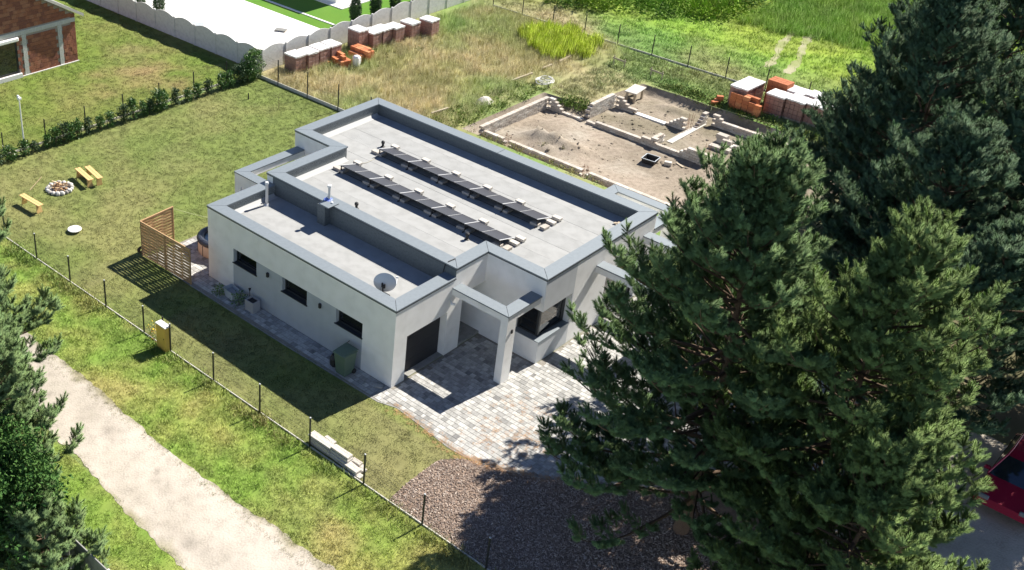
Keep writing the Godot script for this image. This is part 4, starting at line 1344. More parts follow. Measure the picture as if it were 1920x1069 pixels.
func build_pallets() -> void:
	var base := "plastic-topped pallet of clay blocks by the concrete wall"
	var zs := [[-24.68, -18.55, 1.10, "first from the fence corner"], [-24.56, -19.5, 1.1, "second from the wire fence corner"], [-24.6, -20.5, 1.1, "third from the wire fence corner"], [-24.55, -21.45, 1.1, "fourth from the fence corner"], [-24.8, -24.1, 1.35, "tallest one, behind the loose orange blocks"], [-24.45, -24.98, 1.1, "next to the tallest one"], [-24.42, -25.9, 1.1, "with bare clay showing through its top"], [-24.15, -26.8, 1.1, "third before the row's far end"], [-24.0, -28.15, 1.1, "second before the row's far end"], [-23.45, -29.4, 1.15, "last of the row, standing clear of the rest"]]
	for z in zs:
		brick_pallet("brick_pallet", "white-topped brick pallet by the concrete wall, " + z[3], Vector3(z[0], 0, z[1]), rng.randfn(0, 0.03) + (0.05 if z[1] < -28 else 0.0), Vector3(1.02, z[2], 0.84))
	# loose orange blocks in front of the gap
	var sp := []
	for i in 4:
		for j in 3:
			for k in 2: sp.append([i * 0.385, k, j * 0.26])
	for q in [[0.2, 2, 0.1], [0.6, 2, 0.1], [1.0, 2, 0.3], [-0.3, 0, 0.5, 0.6], [0.2, 0, 0.85, 0.2]]: sp.append(q)
	loose_blocks("stepped stack of loose orange clay blocks in the dry grass", Vector3(-24.2, 0, -21.7), -0.2, sp)
	sp = []
	for i in 3:
		for j in 3:
			for k in 3:
				if k < 2 or j > 0: sp.append([i * 0.385, k, j * 0.26])
	loose_blocks("opened stack of orange blocks leaning on the tallest pallet", Vector3(-24.0, 0, -23.6), 0.05, sp)
	sp = []
	for i in 4:
		for k in 3: sp.append([i * 0.385, k, 0.0])
	for i in 3: sp.append([i * 0.385 + 0.1, 1, 0.27]); sp.append([i * 0.385 + 0.1, 0, 0.27])
	loose_blocks("low row of bright orange blocks beside the white bag", Vector3(-24.0, 0, -22.9), 0.0, sp)
	# white bag on the stack
	var s := st()
	var prof := [Vector2(0, 0.74), Vector2(0.16, 0.70), Vector2(0.24, 0.6), Vector2(0.25, 0.4), Vector2(0.24, 0.15), Vector2(0.2, 0.0)]
	for i in prof.size() - 1:
		for k in 20:
			var q := []
			for e in [[i, k], [i, k + 1], [i + 1, k + 1], [i + 1, k]]:
				var a: float = TAU * e[1] / 20.0
				var r: float = prof[e[0]].x * (1.0 + 0.16 * sin(a * 5) * (prof[e[0]].x / 0.33))
				q.append(Vector3(cos(a) * r, prof[e[0]].y, sin(a) * r))
			quad(s, q[0], q[1], q[2], q[3])
	var bag := part("plastic_bag", s, M.film, self)
	bag.position = Vector3(-22.75, 0, -21.85)
	tag(bag, "crumpled white plastic sack beside the loose orange blocks", "sack")
	# pallets by the trees
	var g2 := "brick pallets beside the building site"
	for p in [[-4.15, -34.35, "nearest the wire fence"], [-4.1, -35.35, "at the back corner by the wire fence"], [-2.2, -34.8, "right behind the bare orange stack"], [-1.1, -34.95, "second from the bare orange stack"], [0.0, -35.1, "third from the orange stack"], [-1.7, -36.1, "back row by dark bricks"], [-0.6, -36.3, "back row under the pines"], [1.1, -35.2, "half hidden under the pine branches"]]:
		brick_pallet("brick_pallet", "white-covered brick pallet beside the site, " + p[2], Vector3(p[0], 0, p[1]), -0.04, Vector3(1.06, 1.2, 0.98), false, g2)
	brick_pallet("brick_pallet", "uncovered dark red brick stack between the white pallets", Vector3(-2.75, 0, -36.0), -0.04, Vector3(1.2, 1.5, 0.8), true, g2)
	sp = []
	for i in 4:
		for k in 4:
			if k < 3 or i < 3: sp.append([i * 0.385, k, 0.0])
			if k < 3 or i > 0: sp.append([i * 0.385 + 0.05, k, -0.27])
	for q in [[1.55, 0, 0.1], [1.55, 1, 0.1], [1.55, 2, 0.1]]: sp.append(q)
	loose_blocks("ragged bare stack of bright orange blocks before the white pallets", Vector3(-4.25, 0, -33.65), -0.05, sp)
	loose_blocks("three loose orange blocks lying on the grass by the pallets", Vector3(-5.15, 0, -33.6), 0.3, [[0, 0, 0], [0.1, 1, -0.02, 0.3], [-0.1, 0, 0.35, 0.8]])

func block_wall(label: String, axis: int, fixed: float, u0: float, u1: float, y0: float, prof: Callable) -> void:
	# courses of 38 x 14 x 24 concrete blocks; prof(u) gives the number of courses at u
	var L := 0.385
	var at := Vector3(u0, y0, fixed) if axis == 0 else Vector3(fixed, y0, u0)
	var t := thing("foundation_wall", label, "block wall", at, 0.0, "unfinished concrete block walls")
	if not M.has("blk"):
		var arr := []
		for v in 3:
			var b := st()
			bbox(b, Vector3(0.374, 0.130, 0.24), 0.007, Transform3D.IDENTITY, 0.004)
			arr.append(b.commit())
		M.blk = arr
	var mo := st()
	var n := int(round((u1 - u0) / L))
	for c in 7:
		for i in range(-1 if c % 2 else 0, n):
			var u := i * L + (L / 2 if c % 2 else 0.0) + L / 2
			if c % 2 and i == -1: continue
			if u + L * 0.25 > u1 - u0 + 0.1: continue
			if prof.call(u0 + u) <= c: continue
			var p := Vector3(u, 0.07 + c * 0.142, 0) if axis == 0 else Vector3(0, 0.07 + c * 0.142, u)
			var b := Basis(Vector3.UP, (0.0 if axis == 0 else PI / 2) + rng.randfn(0, 0.015))
			p += Vector3(rng.randfn(0, 0.004), 0, rng.randfn(0, 0.004))
			mi("block", M.blk[rng.randi() % 3], M.block[rng.randi() % 4], t, Transform3D(b, p))
			var h := Vector3(L / 2, 0.0715, 0.105) if axis == 0 else Vector3(0.105, 0.0715, L / 2)
			box(mo, p - Vector3(h.x, 0.0715, h.z), p + Vector3(h.x, 0.060, h.z))
	part("mortar", mo, M.mortar, t)

func rebar(at: Vector3, label: String, n := 4, h := 1.0) -> void:
	var s := st()
	for i in n:
		var p := Vector3(0.1 if i % 2 else -0.1, 0, 0.08 if i < 2 else -0.08)
		tube(s, [p, p + Vector3(rng.randfn(0, .03), h * rng.randf_range(0.85, 1.1), rng.randfn(0, .03))], [0.009, 0.009], 5)
	for k in 3:
		var y := 0.15 + 0.25 * k
		for e in [[-0.1, -0.08, 0.1, -0.08], [-0.1, 0.08, 0.1, 0.08], [-0.1, -0.08, -0.1, 0.08], [0.1, -0.08, 0.1, 0.08]]:
			tube(s, [Vector3(e[0], y, e[1]), Vector3(e[2], y, e[3])], [0.006, 0.006], 4)
	var o := part("rebar_cage", s, M.rust, self)
	o.position = at
	tag(o, label, "rebar", "rusty rebar starters of the foundation")

func build_site() -> void:
	var F := -0.42
	block_wall("long block wall along the bank by the weeds, five courses high", 2, -11.85, -26.35, -20.3, F, func(u): return 5 if u > -26.2 else 5)
	block_wall("low front block wall running beside the white house", 0, -20.45, -12.0, 3.2, F, func(u): return 0 if absf(u + 10.2) < 0.22 or absf(u + 5.3) < 0.2 else 3)
	block_wall("stepped-down back block wall by the green weeds", 0, -26.35, -11.7, -9.4, F, func(u): return 5 - int((u + 11.7) / 0.24) if u < -10.9 else 1)
	block_wall("six-course block wall beside the concrete slab", 2, -9.4, -29.55, -26.8, F, func(u): return 6 if u < -27.0 else 5)
	block_wall("stair-stepped block stub ending the six-course wall", 0, -29.5, -9.2, -7.9, F, func(u): return 6 - int((u + 9.2) / 0.24))
	block_wall("middle block wall with two raised humps behind the mortar tub", 0, -26.35, -9.1, -1.9, F, func(u): return 1 if u < -8.4 else (5 if u > -2.75 else (4 if u > -3.0 else (3 if u > -3.25 else (4 if u > -5.25 and u < -4.85 else (3 if u > -5.6 and u < -4.7 else 2))))))
	block_wall("short cross stub standing on the middle block wall", 2, -4.95, -27.4, -26.55, F, func(u): return 4)
	block_wall("low stepped end blocks leading from the middle wall towards the pines", 2, -1.95, -27.6, -26.55, F, func(u): return 3 - int((-26.5 - u) / 0.38))
	block_wall("stair-stepped stub in front of the rebar cage", 0, -29.6, -6.0, -4.95, F, func(u): return int((u + 6.1) / 0.21) + 1)
	block_wall("leaning stair-stepped stub behind the rebar cage", 2, -4.6, -31.4, -30.1, F, func(u): return int((-30.05 - u) / 0.22) + 1)
	block_wall("long back block wall stepping down towards the pine trees", 0, -31.4, -4.2, 2.6, F, func(u): return 6 - int((u + 4.2) / 0.24) if u < -3.4 else 3)
	rebar(Vector3(-4.75, F, -29.85), "tall rusty rebar cage between two stepped block stubs", 4, 1.0)
	rebar(Vector3(-10.2, F, -20.45), "rebar bars in the first gap of the front block wall", 4, 0.75)
	rebar(Vector3(-5.3, F, -20.45), "rebar bars in the second gap of the front block wall", 4, 0.75)
	rebar(Vector3(-2.3, F, -27.3), "thin rebar bars beside the stepped end blocks", 4, 0.8)
	# poured strips
	var s := st()
	box(s, Vector3(-7.9, -0.6, -29.68), Vector3(-6.0, -0.33, -29.35))
	tag(part("footing_strip", s, M.white_slab, self), "pale footing strip between the stepped block stubs", "footing")
	s = st()
	box(s, Vector3(-4.75, -0.6, -31.2), Vector3(-4.4, -0.345, -27.45))
	tag(part("footing_strip", s, M.kerb, self), "pale footing strip leading to the back block wall", "footing")
	# pile of large blocks
	var t := thing("block_pile", "pile of large pale concrete blocks on the bare soil", "blocks", Vector3(-2.2, F, -29.0))
	for q in [[-0.05, 0.12, 0.35, 0.06, 1.15, 0.24, 0.4], [0.1, 0.13, -0.15, 0.0, 0.6, 0.26, 0.3], [-0.45, 0.12, -0.75, 0.05, 0.6, 0.24, 0.4], [-0.5, 0.36, -0.72, -0.05, 0.6, 0.24, 0.38], [0.2, 0.12, -0.85, 0.1, 0.5, 0.24, 0.3], [0.05, 0.385, -0.14, 0.15, 0.5, 0.24, 0.25], [0.45, 0.12, -0.45, 0.3, 0.38, 0.24, 0.25]]:
		s = st()
		bbox(s, Vector3(q[4], q[5], q[6]), 0.012, Transform3D(Basis(Vector3.UP, q[3]), Vector3(q[0], q[1], q[2])), 0.005)
		part("block", s, M.block[rng.randi() % 3], t)
	# mortar tub
	t = thing("mortar_tub", "black square mortar tub on the sandy soil", "tub", Vector3(-3.97, -0.44, -24.5), 0.12)
	s = st()
	for sd in 4:
		var b := Basis(Vector3.UP, sd * PI / 2)
		var q := [Vector3(-0.36, 0.34, 0.36), Vector3(0.36, 0.34, 0.36), Vector3(0.29, 0, 0.29), Vector3(-0.29, 0, 0.29)]
		quad(s, b * q[0], b * q[1], b * q[2], b * q[3])
		quad(s, b * (q[1] * Vector3(.95, 1, .95)), b * (q[0] * Vector3(.95, 1, .95)), b * (q[3] * Vector3(.95, 1, .95)), b * (q[2] * Vector3(.95, 1, .95)))
	box(s, Vector3(-0.28, 0.0, -0.28), Vector3(0.28, 0.02, 0.28))
	part("basin", s, M.black, t)
	s = st()
	for sd in 4:
		var b := Basis(Vector3.UP, sd * PI / 2)
		bbox(s, Vector3(0.74, 0.025, 0.045), 0.006, Transform3D(b, b * Vector3(0, 0.345, 0.36)))
	part("rim", s, M.pot_grey, t)
	s = st()
	bbox(s, Vector3(0.38, 0.2, 0.24), 0.012, Transform3D(Basis(Vector3.UP, 0.4), Vector3(-3.2, -0.30, -24.95)), 0.01)
	tag(part("single_block", s, M.block[2], self), "lone pale block lying beside the black mortar tub", "block")
	s = st()
	bbox(s, Vector3(0.5, 0.03, 0.14), 0.005, Transform3D(Basis(Vector3.UP, 0.2), Vector3(-4.3, -0.37, -25.2)))
	tag(part("wood_offcut", s, M.board, self), "short pale board lying behind the mortar tub", "board")
	s = st()
	bbox(s, Vector3(0.55, 0.04, 0.12), 0.005, Transform3D(Basis(Vector3.UP, -0.4), Vector3(-2.75, -0.37, -25.4)))
	tag(part("wood_offcut", s, M.board, self), "short grey board lying at the foot of the middle wall", "board")
	# slab on blocks
	t = thing("concrete_slab", "pale slab propped over the bank beside the six-course wall", "slab", Vector3(-9.1, -0.05, -31.2), 0.1)
	s = st()
	bbox(s, Vector3(0.75, 0.07, 1.3), 0.01, Transform3D(Basis(Vector3.RIGHT, 0.03), Vector3(0, 0.30, 0)))
	part("slab", s, M.block[2], t)
	s = st()
	for q in [[-0.25, -0.5], [0.25, -0.5], [-0.25, 0.5], [0.25, 0.5]]: box(s, Vector3(q[0] - .06, -0.5, q[1] - .06), Vector3(q[0] + .06, 0.26, q[1] + .06))
	part("prop", s, M.board, t)
	# set-out string along the bank
	s = st()
	tube(s, [Vector3(-8.9, 0.10, -32.85), Vector3(-5.0, 0.10, -32.7), Vector3(-1.0, 0.10, -33.0)], [0.008, 0.008, 0.008], 5)
	for q in [[-8.9, -32.85], [-5.0, -32.7], [-1.0, -33.0]]: tube(s, [Vector3(q[0], -0.2, q[1]), Vector3(q[0], 0.12, q[1])], [0.015, 0.015], 5)
	tag(part("string_line", s, M.rope, self), "thin taut string line along the edge of the pit", "string")
	# boards lying on the plot line
	for q in [[-14.8, -27.9, 1.9, 1.52, "longest pale board on the weeds"], [-14.81, -30.45, 0.95, 1.55, "short pale board between two others"], [-14.84, -32.4, 1.3, 1.6, "pale board in front of the goldenrod"], [-14.82, -20.3, 1.25, 1.45, "lone pale board behind the house roof"]]:
		s = st()
		bbox(s, Vector3(q[2], 0.12, 0.10), 0.01)
		var o := part("board", s, M.board, self)
		o.position = Vector3(q[0], 0.16, q[1]); o.rotation.y = q[3]
		tag(o, q[4] + " along the plot boundary", "board")
	for q in [[-12.1, -34.2, "by the goldenrod"], [-9.5, -34.2, "near the brick pallets"]]:
		t = thing("profile_board", "low setting-out trestle in the grass " + q[2], "trestle", Vector3(q[0], 0, q[1]), -0.08)
		s = st(); bbox(s, Vector3(1.0, 0.1, 0.03), 0.004, Transform3D(Basis.IDENTITY, Vector3(0, 0.45, 0.04)))
		part("rail", s, M.board, t)
		for x in [-0.4, 0.4]:
			s = st(); bbox(s, Vector3(0.06, 0.7, 0.05), 0.004, Transform3D(Basis.IDENTITY, Vector3(x, 0.25, 0)))
			part("stake", s, M.board, t)
	# heap of pale sand or lime in the weeds
	s = st()
	heap(s, Vector3(-14.2, 0, -23.5), 0.5, 0.7, 0.34)
	tag(part("sand_heap", s, M.block[2], self), "small pale heap overgrown by weeds on the bank", "heap")
	# coil of pale hose
	s = st()
	for k in 7:
		var ring_ := []
		var rr := []
		var r := 0.42 + 0.05 * (k % 3)
		for i in 25:
			var a := TAU * i / 24.0
			ring_.append(Vector3(-13.5 + cos(a) * r + 0.03 * k, 0.14 + 0.045 * k + 0.05 * sin(a * 2 + k), -28.2 + sin(a) * r * 0.9))
			rr.append(0.02)
		tube(s, ring_, rr, 5, false)
	tag(part("pipe_coil", s, M.film, self), "loose white coil of pipe on the weedy bank", "coil")

func heap(s: SurfaceTool, c: Vector3, rx: float, rz: float, h: float) -> void:
	var n := 14
	var P := func(i: int, j: int) -> Vector3:
		var r := float(i) / 7.0; var a := TAU * j / n
		var k := 1.0 + 0.25 * n2(cos(a), sin(a), 0.7, c.x)
		return c + Vector3(cos(a) * rx * r * k, h * pow(cos(minf(r, 1.0) * PI / 2), 1.4) * (1 + 0.2 * n2(cos(a) * r, sin(a) * r, 1.5, c.z)) - 0.02, sin(a) * rz * r * k)
	for i in 7:
		for j in n:
			tri(s, P.call(i, j), P.call(i + 1, j + 1), P.call(i + 1, j))
			if i > 0: tri(s, P.call(i, j), P.call(i, j + 1), P.call(i + 1, j + 1))

func slat_mesh(L: float, phase: float, v: int) -> ArrayMesh:
	var s := st()
	var n := 12
	var h := 0.031
	var th := 0.005
	for i in n:
		var u0 := -L / 2 + L * i / n; var u1 := -L / 2 + L * (i + 1) / n
		var o0 := 0.016 * sin(phase + PI * 3.0 * i / n); var o1 := 0.016 * sin(phase + PI * 3.0 * (i + 1) / n)
		for z in [th, -th]:
			var q := [Vector3(u0, h, o0 + z), Vector3(u1, h, o1 + z), Vector3(u1, -h, o1 + z), Vector3(u0, -h, o0 + z)]
			if z > 0: quad(s, q[0], q[1], q[2], q[3])
			else: quad(s, q[1], q[0], q[3], q[2])
		quad(s, Vector3(u0, h, o0 - th), Vector3(u1, h, o1 - th), Vector3(u1, h, o1 + th), Vector3(u0, h, o0 + th))
		quad(s, Vector3(u0, -h, o0 + th), Vector3(u1, -h, o1 + th), Vector3(u1, -h, o1 - th), Vector3(u0, -h, o0 - th))
	return s.commit()

func build_screen() -> void:
	var t := thing("garden_screen", "brown woven wooden privacy screen folded round the hot tub corner", "screen", Vector3(-13.57, 0, 1.1))
	var H := 1.72
	var segs := [[Vector2(0, 0), Vector2(1.62, -0.05)], [Vector2(1.62, -0.05), Vector2(3.26, -0.10)], [Vector2(0, 0), Vector2(-0.1, -1.85)]]
	var L0 := 1.52
	var ms := [slat_mesh(L0, 0, 0), slat_mesh(L0, PI, 1)]
	for g in segs:
		var a: Vector2 = g[0]; var b: Vector2 = g[1]
		var d := (b - a).normalized()
		var L := a.distance_to(b)
		var bs := Basis(Vector3(d.x, 0, d.y), Vector3.UP, Vector3(-d.y, 0, d.x))
		var pn := Node3D.new()
		put(t, pn, "panel")
		pn.transform = Transform3D(bs, Vector3((a.x + b.x) / 2, 0, (a.y + b.y) / 2))
		var s := st()
		bbox(s, Vector3(L, 0.05, 0.06), 0.006, Transform3D(Basis.IDENTITY, Vector3(0, H - 0.02, 0)))
		bbox(s, Vector3(L - 0.1, 0.04, 0.05), 0.006, Transform3D(Basis.IDENTITY, Vector3(0, 0.06, 0)))
		part("rail", s, M.slat[0], pn)
		for x in [-L / 2 + 0.03, L / 2 - 0.03]:
			s = st()
			bbox(s, Vector3(0.05, H - 0.05, 0.055), 0.006, Transform3D(Basis.IDENTITY, Vector3(x, (H - 0.05) / 2, 0)))
			part("stile", s, M.slat[1], pn)
		for f in [-1.0 / 6, 1.0 / 6]:
			s = st()
			bbox(s, Vector3(0.035, H - 0.1, 0.014), 0.003, Transform3D(Basis.IDENTITY, Vector3(L0 * f, H / 2, 0)))
			part("batten", s, M.slat[0], pn)
		var n := 22
		for i in n:
			var y := 0.12 + (H - 0.2) * i / (n - 1)
			mi("slat", ms[i % 2], M.slat[rng.randi() % 3], pn, Transform3D(Basis.IDENTITY.scaled(Vector3((L - 0.1) / L0, 1, 1)), Vector3(0, y + rng.randfn(0, 0.004), 0)))
	# garden hose reel-like wreath leaning on the screen
	var s2 := st()
	for k in 4:
		var pts := []
		var rr := []
		for i in 17:
			var a := TAU * i / 16
			pts.append(Vector3(-13.72 - 0.03 * k, 0.17 + 0.13 * sin(a), 0.95 + 0.15 * cos(a) + 0.02 * k)); rr.append(0.02)
		tube(s2, pts, rr, 5, false)
	tag(part("hose_coil", s2, M.twig, self), "dark coiled garden hose lying at the corner of the wooden screen", "hose")
	var r := st()
	var rp := []
	var rr2 := []
	for i in 9:
		var f := i / 8.0
		rp.append(Vector3(-13.72, 1.55, -0.8).lerp(Vector3(-10.38, 1.75, -2.2), f) - Vector3(0, 0.12 * sin(PI * f), 0)); rr2.append(0.010)
	tube(r, rp, rr2, 5)
	tag(part("rope_line", r, M.rope, self), "pale yellow rope strung from the wooden screen to the house", "rope")

func build_hot_tub() -> void:
	var t := thing("hot_tub", "round inflatable hot tub with tan sides and dark cushioned rim", "hot tub", Vector3(-11.72, 0.012, -1.75))
	var s := st()
	lathe(s, [Vector2(0.95, 0.0), Vector2(0.98, 0.1), Vector2(0.98, 0.5), Vector2(0.95, 0.55)], 40)
	part("side_wall", s, M.vinyl_tan, t)
	for k in 12:
		var a := TAU * k / 12
		s = st()
		bbox(s, Vector3(0.02, 0.5, 0.03), 0.005, Transform3D(Basis(Vector3.UP, -a), Vector3(cos(a) * 0.985, 0.28, sin(a) * 0.985)))
		part("strap", s, M.vinyl_dark, t)
	s = st()
	var prof := []
	for i in 13:
		var a := TAU * i / 12.0
		prof.append(Vector2(0.84 + 0.17 * cos(a), 0.62 + 0.13 * sin(a)))
	prof.reverse()
	for i in 12:
		for k in 40:
			var q := []
			for e in [[i, k], [i, k + 1], [i + 1, k + 1], [i + 1, k]]:
				var a: float = TAU * e[1] / 40.0
				var p: Vector2 = prof[e[0]]
				var pu := 1.0 + 0.008 * absf(sin(a * 6))
				q.append(Vector3(cos(a) * p.x * pu, p.y, sin(a) * p.x * pu))
			quad(s, q[0], q[1], q[2], q[3])
	part("rim", s, M.vinyl_dark, t)
	s = st()
	lathe(s, [Vector2(0.75, 0.56), Vector2(0, 0.56)], 40)
	part("water", s, M.tub_water, t)

func bench(label: String, at: Vector3, turn: float, src: Node3D = null) -> Node3D:
	if src: return copy(src, "garden_bench", at, turn, label)
	var t := thing("garden_bench", label, "bench", at, turn, "wooden benches round the fire pit")
	for z in [-0.073, 0.073]:
		var s := st()
		bbox(s, Vector3(1.52, 0.035, 0.14), 0.006, Transform3D(Basis.IDENTITY, Vector3(0, 0.435, z)))
		part("seat_plank", s, M.bench, t)
	for x in [-0.55, 0.55]:
		var s := st()
		var sg := signf(x)
		prism2(s, [Vector3(x - 0.02, 0.417, -0.12), Vector3(x - 0.02, 0.417, 0.12), Vector3(x - 0.02 + sg * 0.06, 0, 0.15), Vector3(x - 0.02 + sg * 0.06, 0, -0.15)], Vector3(0.035, 0, 0))
		part("leg", s, M.bench, t)
		s = st()
		tube(s, [Vector3(x, 0.15, 0), Vector3(x - sg * 0.3, 0.41, 0)], [0.022, 0.022], 4)
		part("brace", s, M.bench, t)
	return t

func prism2(s: SurfaceTool, q: Array, e: Vector3) -> void:
	var mid := Vector3.ZERO
	for p in q: mid += p / q.size()
	mid += e / 2
	for i in range(1, q.size() - 1):
		otri(s, q[0], q[i], q[i + 1], mid)
		otri(s, q[0] + e, q[i] + e, q[i + 1] + e, mid)
	for i in q.size():
		var j := (i + 1) % q.size()
		oquad(s, q[i], q[j], q[j] + e, q[i] + e, mid)

func stone_mesh(s: SurfaceTool, c: Vector3, r: Vector3, sd: float) -> void:
	var n := 8
	var P := func(i: int, j: int) -> Vector3:
		var th := PI * i / 5.0; var a := TAU * j / n
		var d := Vector3(sin(th) * cos(a), cos(th), sin(th) * sin(a))
		return c + d * r * (1.0 + 0.28 * nz.get_noise_3d(d.x * 70 + sd * 100, d.y * 70, d.z * 70))
	for i in 5:
		for j in n:
			if i < 4: otri(s, P.call(i, j), P.call(i + 1, j), P.call(i + 1, j + 1), c)
			if i > 0: otri(s, P.call(i, j), P.call(i + 1, j + 1), P.call(i, j + 1), c)

func build_garden() -> void:
	var b := bench("orange wooden bench standing alone on the road side of the fire pit", Vector3(-20.37, 0, 2.33), 0.05)
	bench("orange wooden bench of the pair, the one closer to the fire pit", Vector3(-20.95, 0, -0.97), -0.15, b)
	bench("orange wooden bench of the pair, the one closer to the house", Vector3(-20.8, 0, -1.42), -0.17, b)
	var t := thing("fire_pit", "ring of pale stones round stacked firewood on the lawn", "fire pit", Vector3(-21.1, 0, 0.35))
	for i in 17:
		var a := TAU * i / 17.0
		var s := st()
		stone_mesh(s, Vector3(cos(a) * 0.58, 0.07, sin(a) * 0.58), Vector3(0.12, 0.10, 0.11) * rng.randf_range(0.8, 1.25), i)
		part("stone", s, M.stone[1 if rng.randf() < 0.6 else rng.randi() % 3], t)
	for i in 16:
		var a := rng.randf() * TAU
		var s := st()
		var p := Vector3(cos(a) * 0.36, 0.05, sin(a) * 0.36)
		var q := Vector3(rng.randfn(0, 0.12), rng.randf_range(0.2, 0.45), rng.randfn(0, 0.12))
		if i > 8: q = Vector3(cos(a + 2.4) * 0.4, rng.randf_range(0.08, 0.3), sin(a + 2.4) * 0.4)
		tube(s, [p, q], [0.035, 0.025], 6)
		part("log", s, M.firewood[rng.randi() % 3], t)
	var s := st()
	lathe(s, [Vector2(0, 0.03), Vector2(0.45, 0.025), Vector2(0.55, 0.0)], 18)
	part("ash", s, M.stone[2], t)
	s = st()
	tube(s, [Vector3(-21.9, 0.04, 1.5), Vector3(-22.2, 0.35, 0.62)], [0.015, 0.012], 5)
	tag(part("stick", s, M.firewood[2], self), "long pale stick leaning beside the fire pit", "stick")
	t = thing("round_slab", "low round white table top lying on the lawn", "table top", Vector3(-17.25, 0, 2.08))
	s = st()
	lathe(s, [Vector2(0, 0.15), Vector2(0.30, 0.148), Vector2(0.315, 0.13), Vector2(0.30, 0.10), Vector2(0, 0.10)], 26)
	part("top", s, M.film, t)
	for k in 3:
		s = st()
		tube(s, [Vector3(cos(k * 2.1) * 0.2, 0.0, sin(k * 2.1) * 0.2), Vector3(cos(k * 2.1) * 0.2, 0.11, sin(k * 2.1) * 0.2)], [0.03, 0.03], 8)
		part("leg", s, M.twig, t)
	# wheelie bin
	t = thing("wheelie_bin", "green wheeled rubbish bin against the grey garage wall", "bin", Vector3(-1.78, 0.013, 0.62), 0.0)
	s = st()
	var q0 := [Vector3(-0.22, 0.05, -0.26), Vector3(0.22, 0.05, -0.26), Vector3(0.22, 0.05, 0.22), Vector3(-0.22, 0.05, 0.22)]
	var q1 := [Vector3(-0.28, 0.98, -0.34), Vector3(0.28, 0.98, -0.34), Vector3(0.28, 0.98, 0.31), Vector3(-0.28, 0.98, 0.31)]
	for i in 4: oquad(s, q0[i], q0[(i + 1) % 4], q1[(i + 1) % 4], q1[i], Vector3(0, 0.5, 0))
	oquad(s, q0[0], q0[1], q0[2], q0[3], Vector3(0, 0.5, 0))
	bbox(s, Vector3(0.60, 0.05, 0.70), 0.012, Transform3D(Basis.IDENTITY, Vector3(0, 0.965, -0.015)))
	part("body", s, M.bin, t)
	s = st()
	bbox(s, Vector3(0.61, 0.05, 0.74), 0.018, Transform3D(Basis(Vector3.RIGHT, 0.06), Vector3(0, 1.03, 0)))
	bbox(s, Vector3(0.5, 0.03, 0.5), 0.012, Transform3D(Basis(Vector3.RIGHT, 0.06), Vector3(0, 1.06, 0.02)))
	part("lid", s, M.bin, t)
	s = st()
	tube(s, [Vector3(-0.26, 1.0, -0.42), Vector3(0.26, 1.0, -0.42)], [0.018, 0.018], 8)
	part("handle", s, M.black, t)
	for x in [-0.25, 0.25]:
		s = st()
		tube(s, [Vector3(x - 0.025, 0.1, -0.26), Vector3(x + 0.025, 0.1, -0.26)], [0.1, 0.1], 16)
		part("wheel", s, M.tyre, t)
	# black bag beside the bin, broom and slab
	s = st()
	stone_mesh(s, Vector3(-2.28, 0.33, 0.6), Vector3(0.16, 0.34, 0.26), 5)
	tag(part("rubbish_bag", s, M.black, self), "black sack leaning on the green wheelie bin", "sack")
	s = st()
	tube(s, [Vector3(-2.5, 0.45, 0.25), Vector3(-2.05, 1.1, 0.12)], [0.014, 0.014], 6)
	box(s, Vector3(-2.6, 0.013, 0.14), Vector3(-2.4, 0.45, 0.30))
	tag(part("broom", s, M.black, self), "dark long-handled broom standing behind the black sack", "broom")
	s = st()
	bbox(s, Vector3(0.3, 0.06, 0.2), 0.008, Transform3D(Basis(Vector3.UP, 0.5), Vector3(-0.35, 0.045, 0.28)))
	tag(part("loose_paver", s, M.paver[1], self), "loose paving stone lying by the garage corner", "paving stone")
	# planters by the window wall
	t = thing("planter", "pale blue tapered planter by the first garage window", "planter", Vector3(-8.45, 0.013, 0.36), -0.12)
	s = st()
	var a0 := [Vector3(-0.25, 0, -0.17), Vector3(0.25, 0, -0.17), Vector3(0.25, 0, 0.17), Vector3(-0.25, 0, 0.17)]
	var a1 := [Vector3(-0.34, 0.40, -0.22), Vector3(0.34, 0.40, -0.22), Vector3(0.34, 0.40, 0.22), Vector3(-0.34, 0.40, 0.22)]
	for i in 4: oquad(s, a0[i], a0[(i + 1) % 4], a1[(i + 1) % 4], a1[i], Vector3(0, 0.2, 0))
	part("pot", s, M.pot_grey, t)
	s = st()
	box(s, Vector3(-0.31, 0.22, -0.19), Vector3(0.31, 0.25, 0.19))
	part("soil", s, M.pot_box, t)
	t = thing("planter", "grey square planter with dark soil under the wall lamp", "planter", Vector3(-7.2, 0.013, 0.36), 0.0)
	s = st()
	for r in [[-0.24, -0.2, 0.24, -0.16], [-0.24, 0.16, 0.24, 0.2], [-0.24, -0.16, -0.2, 0.16], [0.2, -0.16, 0.24, 0.16]]: box(s, Vector3(r[0], 0, r[1]), Vector3(r[2], 0.48, r[3]))
	part("pot", s, M.pot_box, t)
	s = st()
	box(s, Vector3(-0.2, 0.0, -0.16), Vector3(0.2, 0.42, 0.16))
	part("soil", s, M.black, t)
	for p in [[-8.95, 0.62, 0.26, "beside the pale blue planter"], [-7.85, 0.52, 0.36, "between the two planters"]]:
		t = thing("potted_plant", "low bright green leafy plant " + p[3], "plant", Vector3(p[0], 0.012, p[1]))
		part("foliage", leaves(120, p[2], 0.11, 0.05, null, Vector3(0, p[2] * 0.75, 0)), M.leaf_two, t)
		s = st()
		tube(s, [Vector3.ZERO, Vector3(0, p[2], 0)], [0.02, 0.01], 5)
		part("stem", s, M.twig, t)
	# solar garden spike lamp
	s = st()
	tube(s, [Vector3(-7.55, 0.01, 0.2), Vector3(-7.55, 0.72, 0.2)], [0.012, 0.012], 6)
